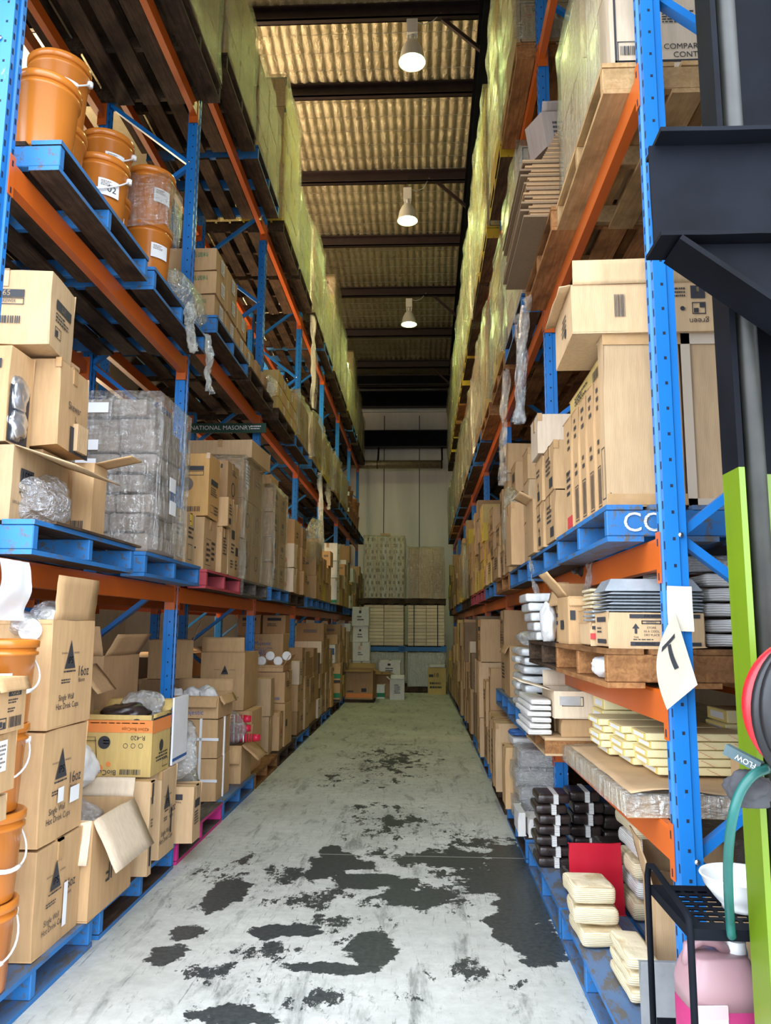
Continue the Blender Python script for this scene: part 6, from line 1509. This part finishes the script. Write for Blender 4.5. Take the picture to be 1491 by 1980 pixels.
for s_, (x0, x1) in enumerate(((-1.43, -.44), (-.34, .56))):
    for i in range(2):
        w = (x1 - x0) / 2
        for t in range(12): bundle('flat pale carton layer, %s half, %s layer, middle load of the %s end stack' % (('left', 'right')[i], (LOW + ['twelfth'])[t], ('left', 'right')[s_]), x0 + w * i + .003, x0 + w * (i + 1) - .003, YS + .02, YS + 1.0, 1.124 + .083 * t, 1.124 + .083 * t + .081, 'pale', 'flat carton layers in the end stacks', amp=.003, n=(2, 2, 1), rnd_=.006)
face_grid(-1.43, -.44, YS + .02, 2.285, 3.83, 9, 10, ['pale', 'white', 'pale'], True)
face_grid(-.34, .54, YS + .02, 2.285, 3.55, 3, 7, ['brown', 'tan', 'brown'], False)
wrap('greenish film round the top load of the left end stack', -1.45, -.42, YS, YS + 1.05, 2.285, 3.84, 'filmy', .02, .012); wrap('film round the top load of the right end stack', -.36, .56, YS, YS + 1.05, 2.285, 3.56, 'filmy', .02, .012)
wrap('film round the bottom block of the left end stack', -1.44, -.43, YS, YS + 1.02, .153, .968, 'film', .02, .01); wrap('white plastic cover round the bottom block of the right end stack', -.35, .57, YS, YS + 1.02, .153, .968, 'film', .02, .01)
carton('small brown carton lying on top of the left end stack', -1.05, -.80, YS + .2, YS + .5, 3.865, 3.93, 'brown', 0)
carton('yellow-brown carton marked 18 on the floor against the right end stack', .15, .58, YS - .42, YS - .05, .001, .62, 'yellow', 0, True, {'F': [('t', '18', .45, .72, .16), ('r', .05, .65, .25, .1), ('l', .1, .2, .8, .3, 2)]})
bundle('white cup packs on the carton marked 18', .18, .56, YS - .40, YS - .1, .622, .70, 'napkin', None, amp=.01)
for s_, (x0, x1) in enumerate(((-.36, .56),)):
    for x in (x0 + .16, x1 - .18):
        b = MB(); b.box((x, YS - .012, 1.12), (x + .02, YS - .004, 2.125), M['black']); tag(b.build('black_strap'), 'black strap down the %s of the middle load, right end stack' % ('left side' if x < .1 else 'right side'), 'strap')
# ================================================================== black and lime column with bracket, right foreground
UC, LCm = M['black'], M['green']
ZG = 1.985
col = thing('steel_column', 'black steel column with lime green lower part beside the T-sign rack', 'column', (.85, 2.04, 0), 0, None, 'thing')
def two(mb_fn, name):
    for (za, zb, mt) in ((0.0, ZG, LCm), (ZG, 5.2, UC)):
        mb_fn(za, zb, mt).build(name, col)
two(lambda a, b, m: MB().box((0, .03, a), (.016, .142, b), m), 'flange')
two(lambda a, b, m: MB().box((.016, .13, a), (.34, .142, b), m), 'web')
two(lambda a, b, m: MB().box((.34, 0, a), (.356, .28, b), m), 'flange')
pipe = thing('downpipe', 'grey vertical pipe clamped in front of the black and lime column', 'pipe', (.905, 2.095, 0))
MB().tube([(0, 0, .0), (0, 0, 5.2)], .027, M['pipe'], 20).build('pipe_run', pipe)
c = MB(); z = 2.93; c.tube([(.031 * math.cos(a), .031 * math.sin(a), z + .008 * math.cos(a)) for a in [i * PI / 8 for i in range(17)]], .005, M['pwood'], 6); c.bar((.03, .0, z), (.10, .06, z + .02), .006, .022, M['pwood']); c.build('clamp', pipe)
c = MB(); z = .62; c.lathe([(.03, -.03), (.036, -.025), (.036, .025), (.03, .03)], 20, M['black'], (0, 0, z)); c.build('coupling', pipe)
zb, zt = 2.575, 2.855
b = MB(); b.gridbox((0, 0, zb), (.62, .012, zt), (12, 1, 6), .003, 8, 5, UC); br = b.build('stub_beam', col, (-.23, -.08, 0))
b = MB(); b.gridbox((.012, -.062, zt), (.62, .074, zt + .012), (10, 2, 1), .003, 8, 6, UC); b.build('top_flange', br)
b = MB(); b.gridbox((.0, -.062, zb - .012), (.62, .074, zb), (10, 2, 1), .004, 8, 7, UC); b.build('bottom_flange', br)
g = MB(); zq = zb - .014
pts = [(.09, zq), (.62, zq), (.62, zq - .42)]
for y0, y1 in ((-.012, .012),):
    f0 = [g.bm.verts.new((x, y0, z)) for x, z in pts]; f1 = [g.bm.verts.new((x, y1, z)) for x, z in pts]; n0 = len(g.bm.faces)
    g.bm.faces.new(f0[::-1]); g.bm.faces.new(f1)
    for i in range(3): g.bm.faces.new((f0[i], f0[(i + 1) % 3], f1[(i + 1) % 3], f1[i]))
    g._own(n0, UC)
g.build('gusset', br)
d = MB(); d.bar((.055, .006, zq - .015), (.62, .006, zq - .46), .14, .014, UC, (0, 1, 0)); d.bm.free()
d = MB(); d.bar((.05, .005, zq - .004), (.62, .005, zq - .445), .136, .014, UC); d.build('haunch_flange', br)
# ------------------------------------------------------------------ T sign
sg = thing('paper_sign', 'curled cream paper sign with black T taped to the blue upright', 'sign', (0, 0, 0))
def sgn_fn(u, v):          # u across, v down
    a = atY(1306, 1186, 2.875).lerp(atY(1349, 1324, 2.82), v); b = atY(1303, 1186, 2.875).lerp(atY(1290, 1373, 2.83), v)
    p = b.lerp(a, u); bul = math.sin(PI * min(v * 1.0, 1)) * (1 - u)
    return p + Vector((-.058 * bul, -.03 * bul, .0))
mcr = plain('cream_sign_paper', (.66, .58, .44), .6, var=.04)
mb = MB(); mb.sheet(sgn_fn, 14, 18, mcr); mb.build('paper', sg)
lt = MB()
for (u0, u1, v0, v1) in ((.14, .66, .33, .385), (.36, .49, .37, .68)):
    lt.sheet(lambda a, b: sgn_fn(u0 + (u1 - u0) * a + (.16 * b if v1 > .4 else 0), v0 + (v1 - v0) * b + ((.07 - .22 * (u0 + (u1 - u0) * a)) if v1 < .4 else 0)) + Vector((-.0006, -.0025, 0)), 8, 8, M['ink'])
lt.build('letter_t', sg)
tp = MB(); tp.gridbox((.899, 2.880, 1.545), (.988, 2.8865, 1.71), (4, 1, 5), .003, 9, 3, M['maskingtape']); tag(tp.build('masking_tape'), 'pale masking tape wrapped on the blue upright above the T', 'tape')
# ------------------------------------------------------------------ trolley with jug, bowl and hose
zs = .775
tr = thing('black_trolley', 'black steel trolley with perforated top shelf beside the lime column', 'trolley', (0, 0, 0))
x0, x1, y0, y1 = .705, 1.05, 2.2, 2.55
f = MB(); rr_ = .0095
lf = MB()
lf.tube([(x0 - .01, y1, 0), (x0 - .01, y1, .80), (x0 - .008, y1 - .012, .835), (x0 - .003, y1 - .04, .84), (x0, y0 + .03, .807), (x0, y0 + .006, .795), (x0, y0, .765), (x0, y0, 0)], rr_, M['black'], 10); lf.build('side_frame', tr)
lf = MB(); lf.tube([(x1, y1, 0), (x1, y1, .80), (x1, y1 - .04, .84), (x1, y0 + .03, .807), (x1, y0, .765), (x1, y0, 0)], rr_, M['black'], 10); lf.build('side_frame', tr)
sh = MB(); nX, nY = 9, 9
hx, hy = (x1 - x0) / nX, (y1 - y0) / nY
n0 = len(sh.bm.faces)
for i in range(nX):
    for j in range(nY):
        ax, ay = x0 + hx * i, y0 + hy * j; q = .22
        if 1 <= i < nX - 1 and 1 <= j < nY - 1:
            o4 = [(ax, ay), (ax + hx, ay), (ax + hx, ay + hy), (ax, ay + hy)]; i4 = [(ax + hx * q * .6, ay + hy * .28), (ax + hx * (1 - q * .6), ay + hy * .28), (ax + hx * (1 - q * .6), ay + hy * .72), (ax + hx * q * .6, ay + hy * .72)]
            for z_ in (zs, zs - .003):
                for k in range(4):
                    vs = [sh.bm.verts.new((*p, z_)) for p in (o4[k], o4[(k + 1) % 4], i4[(k + 1) % 4], i4[k])]; sh.bm.faces.new(vs)
        else:
            sh.box((ax, ay, zs - .003), (ax + hx, ay + hy, zs), M['black'])
sh._own(n0, M['black'])
sh.box((x0, y0 - .002, zs - .028), (x1, y0, zs), M['black']).box((x0 - .002, y0, zs - .028), (x0, y1, zs), M['black']).box((x0, y1, zs - .028), (x1, y1 + .002, zs), M['black'])
sh.build('top_shelf', tr)
zl = .40
MB().box((x0, y0, zl - .02), (x1, y1, zl), M['black']).build('lower_shelf', tr)
# jug
jp = NT('pink_jug_plastic'); jp.set(Roughness=.35); jp.b.inputs['Base Color'].default_value = (.33, .19, .205, 1)
jl = plain('pink_liquid', (.36, .035, .125), .3, var=.05)
jug = thing('plastic_jug', 'pink detergent jug with hose in its neck under the trolley shelf', 'jug', (.815, 2.335, zl + .0005), .08)
jb = MB(); w, d, h = .205, .15, .295
def ring(z, k, rx): return [( (w / 2 * k) * math.copysign(abs(math.cos(a)) ** .35, math.cos(a)) , (d / 2 * k) * math.copysign(abs(math.sin(a)) ** .35, math.sin(a)), z) for a in [i * PI / 16 for i in range(32)]]
def shell(mb, rows, mat):
    n0 = len(mb.bm.faces); R_ = [[mb.bm.verts.new(p) for p in ring(z, k, 0)] for z, k in rows]
    for a, b_ in zip(R_, R_[1:]):
        for i in range(32): mb.bm.faces.new((a[i], a[(i + 1) % 32], b_[(i + 1) % 32], b_[i]))
    mb.bm.faces.new(R_[0][::-1]); mb.bm.faces.new(R_[-1]); mb._own(n0, mat)
    for f_ in mb.bm.faces[n0:]: f_.smooth = True
shell(jb, [(.145, .992), (.19, 1.0), (.205, .98), (.24, .86), (.265, .74), (.27, .70)], jp.m); jb.build('upper_body', jug)
jb = MB(); shell(jb, [(0, .95), (.006, .99), (.02, 1.0), (.145, 1.0)], jl); jb.build('filled_body', jug)
hd = MB(); hd.tube([(-.082, -.0, .24), (-.075, 0, .285), (-.04, 0, .302), (.0, 0, .296), (.03, 0, .27)], .016, jp.m, 10); hd.build('handle', jug)
nk = MB(); nk.lathe([(.03, .262), (.026, .285), (.026, .31), (.022, .31)], 20, M['whiteplastic'], (.058, 0, 0)); nk.lathe([(.027, .30), (.027, .325), (.016, .33)], 20, MATS['grey_board'], (.058, 0, 0)); nk.build('neck', jug)
lb = MB(); lb.box((-.0995, -.0782, .03), (-.01, -.0752, .165), M['paper'])
marks(lb, lambda a, b: (-.0995 + a, -.0792, .03 + b), [('r', 0, .75, 1, .25, M['inkpink']), ('r', 0, 0, .62, .3, M['inkpink']), ('t', 'Rinse Away', .42, .64, .07), ('l', .1, .36, .6, .2, 3)], .09, .135, M['ink']); lb.build('label', jug)
# bowl
bl = MB(); bl.lathe([(.0, .004), (.05, .002), (.055, 0), (.055, .008), (.075, .03), (.10, .062), (.108, .085), (.112, .088), (.110, .092), (.102, .084), (.094, .062), (.07, .034), (.04, .016), (0, .012)], 48, M['bowl'])
o = bl.build('bowl', None, (.905, 2.36, zs + .0005)); tag(o, 'white enamel bowl standing on the perforated trolley shelf', 'bowl')
# hose
pts = [atY(1484, 1486, 1.93), atY(1455, 1500, 1.92), atY(1430, 1535, 1.92), atY(1415, 1590, 1.93), atY(1408, 1660, 2.0), atY(1409, 1730, 2.08), atY(1412, 1780, 2.16), atY(1415, 1815, 2.18)]
sm = []
for i in range(len(pts) - 1):
    p0, p1, p2, p3 = pts[max(i - 1, 0)], pts[i], pts[i + 1], pts[min(i + 2, len(pts) - 1)]
    for t in (0, .25, .5, .75):
        sm.append(.5 * ((2 * p1) + (p2 - p0) * t + (2 * p0 - 5 * p1 + 4 * p2 - p3) * t * t + (3 * p1 - p0 - 3 * p2 + p3) * t ** 3))
jx = jug.matrix_world
neck = Vector((.815, 2.335, zl)) + Matrix.Rotation(.08, 3, 'Z') @ Vector((.058, 0, .325))
sm = [p for p in sm] + [pts[-1].lerp(neck, .5), neck]
hs = MB(); hs.tube(sm, .0115, M['hose'], 12); tag(hs.build('teal_hose'), 'teal hose curving down into the pink jug neck', 'hose')
# hose reel at the frame edge
rc = atY(1588, 1372, 1.86)
rl = thing('hose_reel', 'red hose reel with black hose at the frame edge beside the column', 'hose reel', rc, 0)
b = MB(); b.lathe([(0, -.02), (.155, -.02), (.168, -.008), (.168, .008), (.155, .02), (0, .02)], 48, M['redplastic']); o = b.build('red_disc', rl); o.rotation_euler.x = PI / 2; o.location = (0, .02, 0)
for k, (r_, y_, dz) in enumerate(((.150, -.02, -.01), (.143, -.05, .0))):
    b = MB(); b.tube([(r_ * math.cos(a), y_, r_ * 1.15 * math.sin(a) + dz) for a in [i * PI / 24 for i in range(49)]], .016, M['blackrubber'], 12); b.build('black_hose', rl)
b = MB(); b.bar((.0, .045, 0), (.0, .14, 0), .05, .05, M['black']); b.build('mount', rl)
tl = MB(); a_, b_ = atY(1404, 1448, 1.99), atY(1472, 1484, 1.93); tl.bar(a_, b_, .018, .026, M['teal']); to = tl.build('hose_nozzle'); tag(to, 'dark teal nozzle lettered FLOW in front of the lime column', 'nozzle')
to_dir = (b_ - a_).normalized(); up_ = Vector((0, 0, 1)); up_ = (up_ - to_dir * up_.dot(to_dir)).normalized(); nrm = to_dir.cross(up_)
if nrm.y > 0: nrm = -nrm
L_ = (b_ - a_).length; tm = MB(); marks(tm, lambda a, b: a_ + to_dir * (L_ - a) + up_ * (.012 - b) + nrm * .0145, [('t', 'FLOW', .36, .5, .55)], L_, .024, M['inkwhite']); tm.build('lettering', to)
gl = blobby('dark grey cloth glove hung over the pipe below the nozzle', tuple(atY(1450, 1560, 1.97)), (.055, .03, .045), 'skin', 'glove', 'glove', sd=111, amp=.35)
o = STUFF.build('distant_cartons')
tag(o, 'small cartons packed along both racks at the far end of the aisle', 'cartons', None, 'stuff')
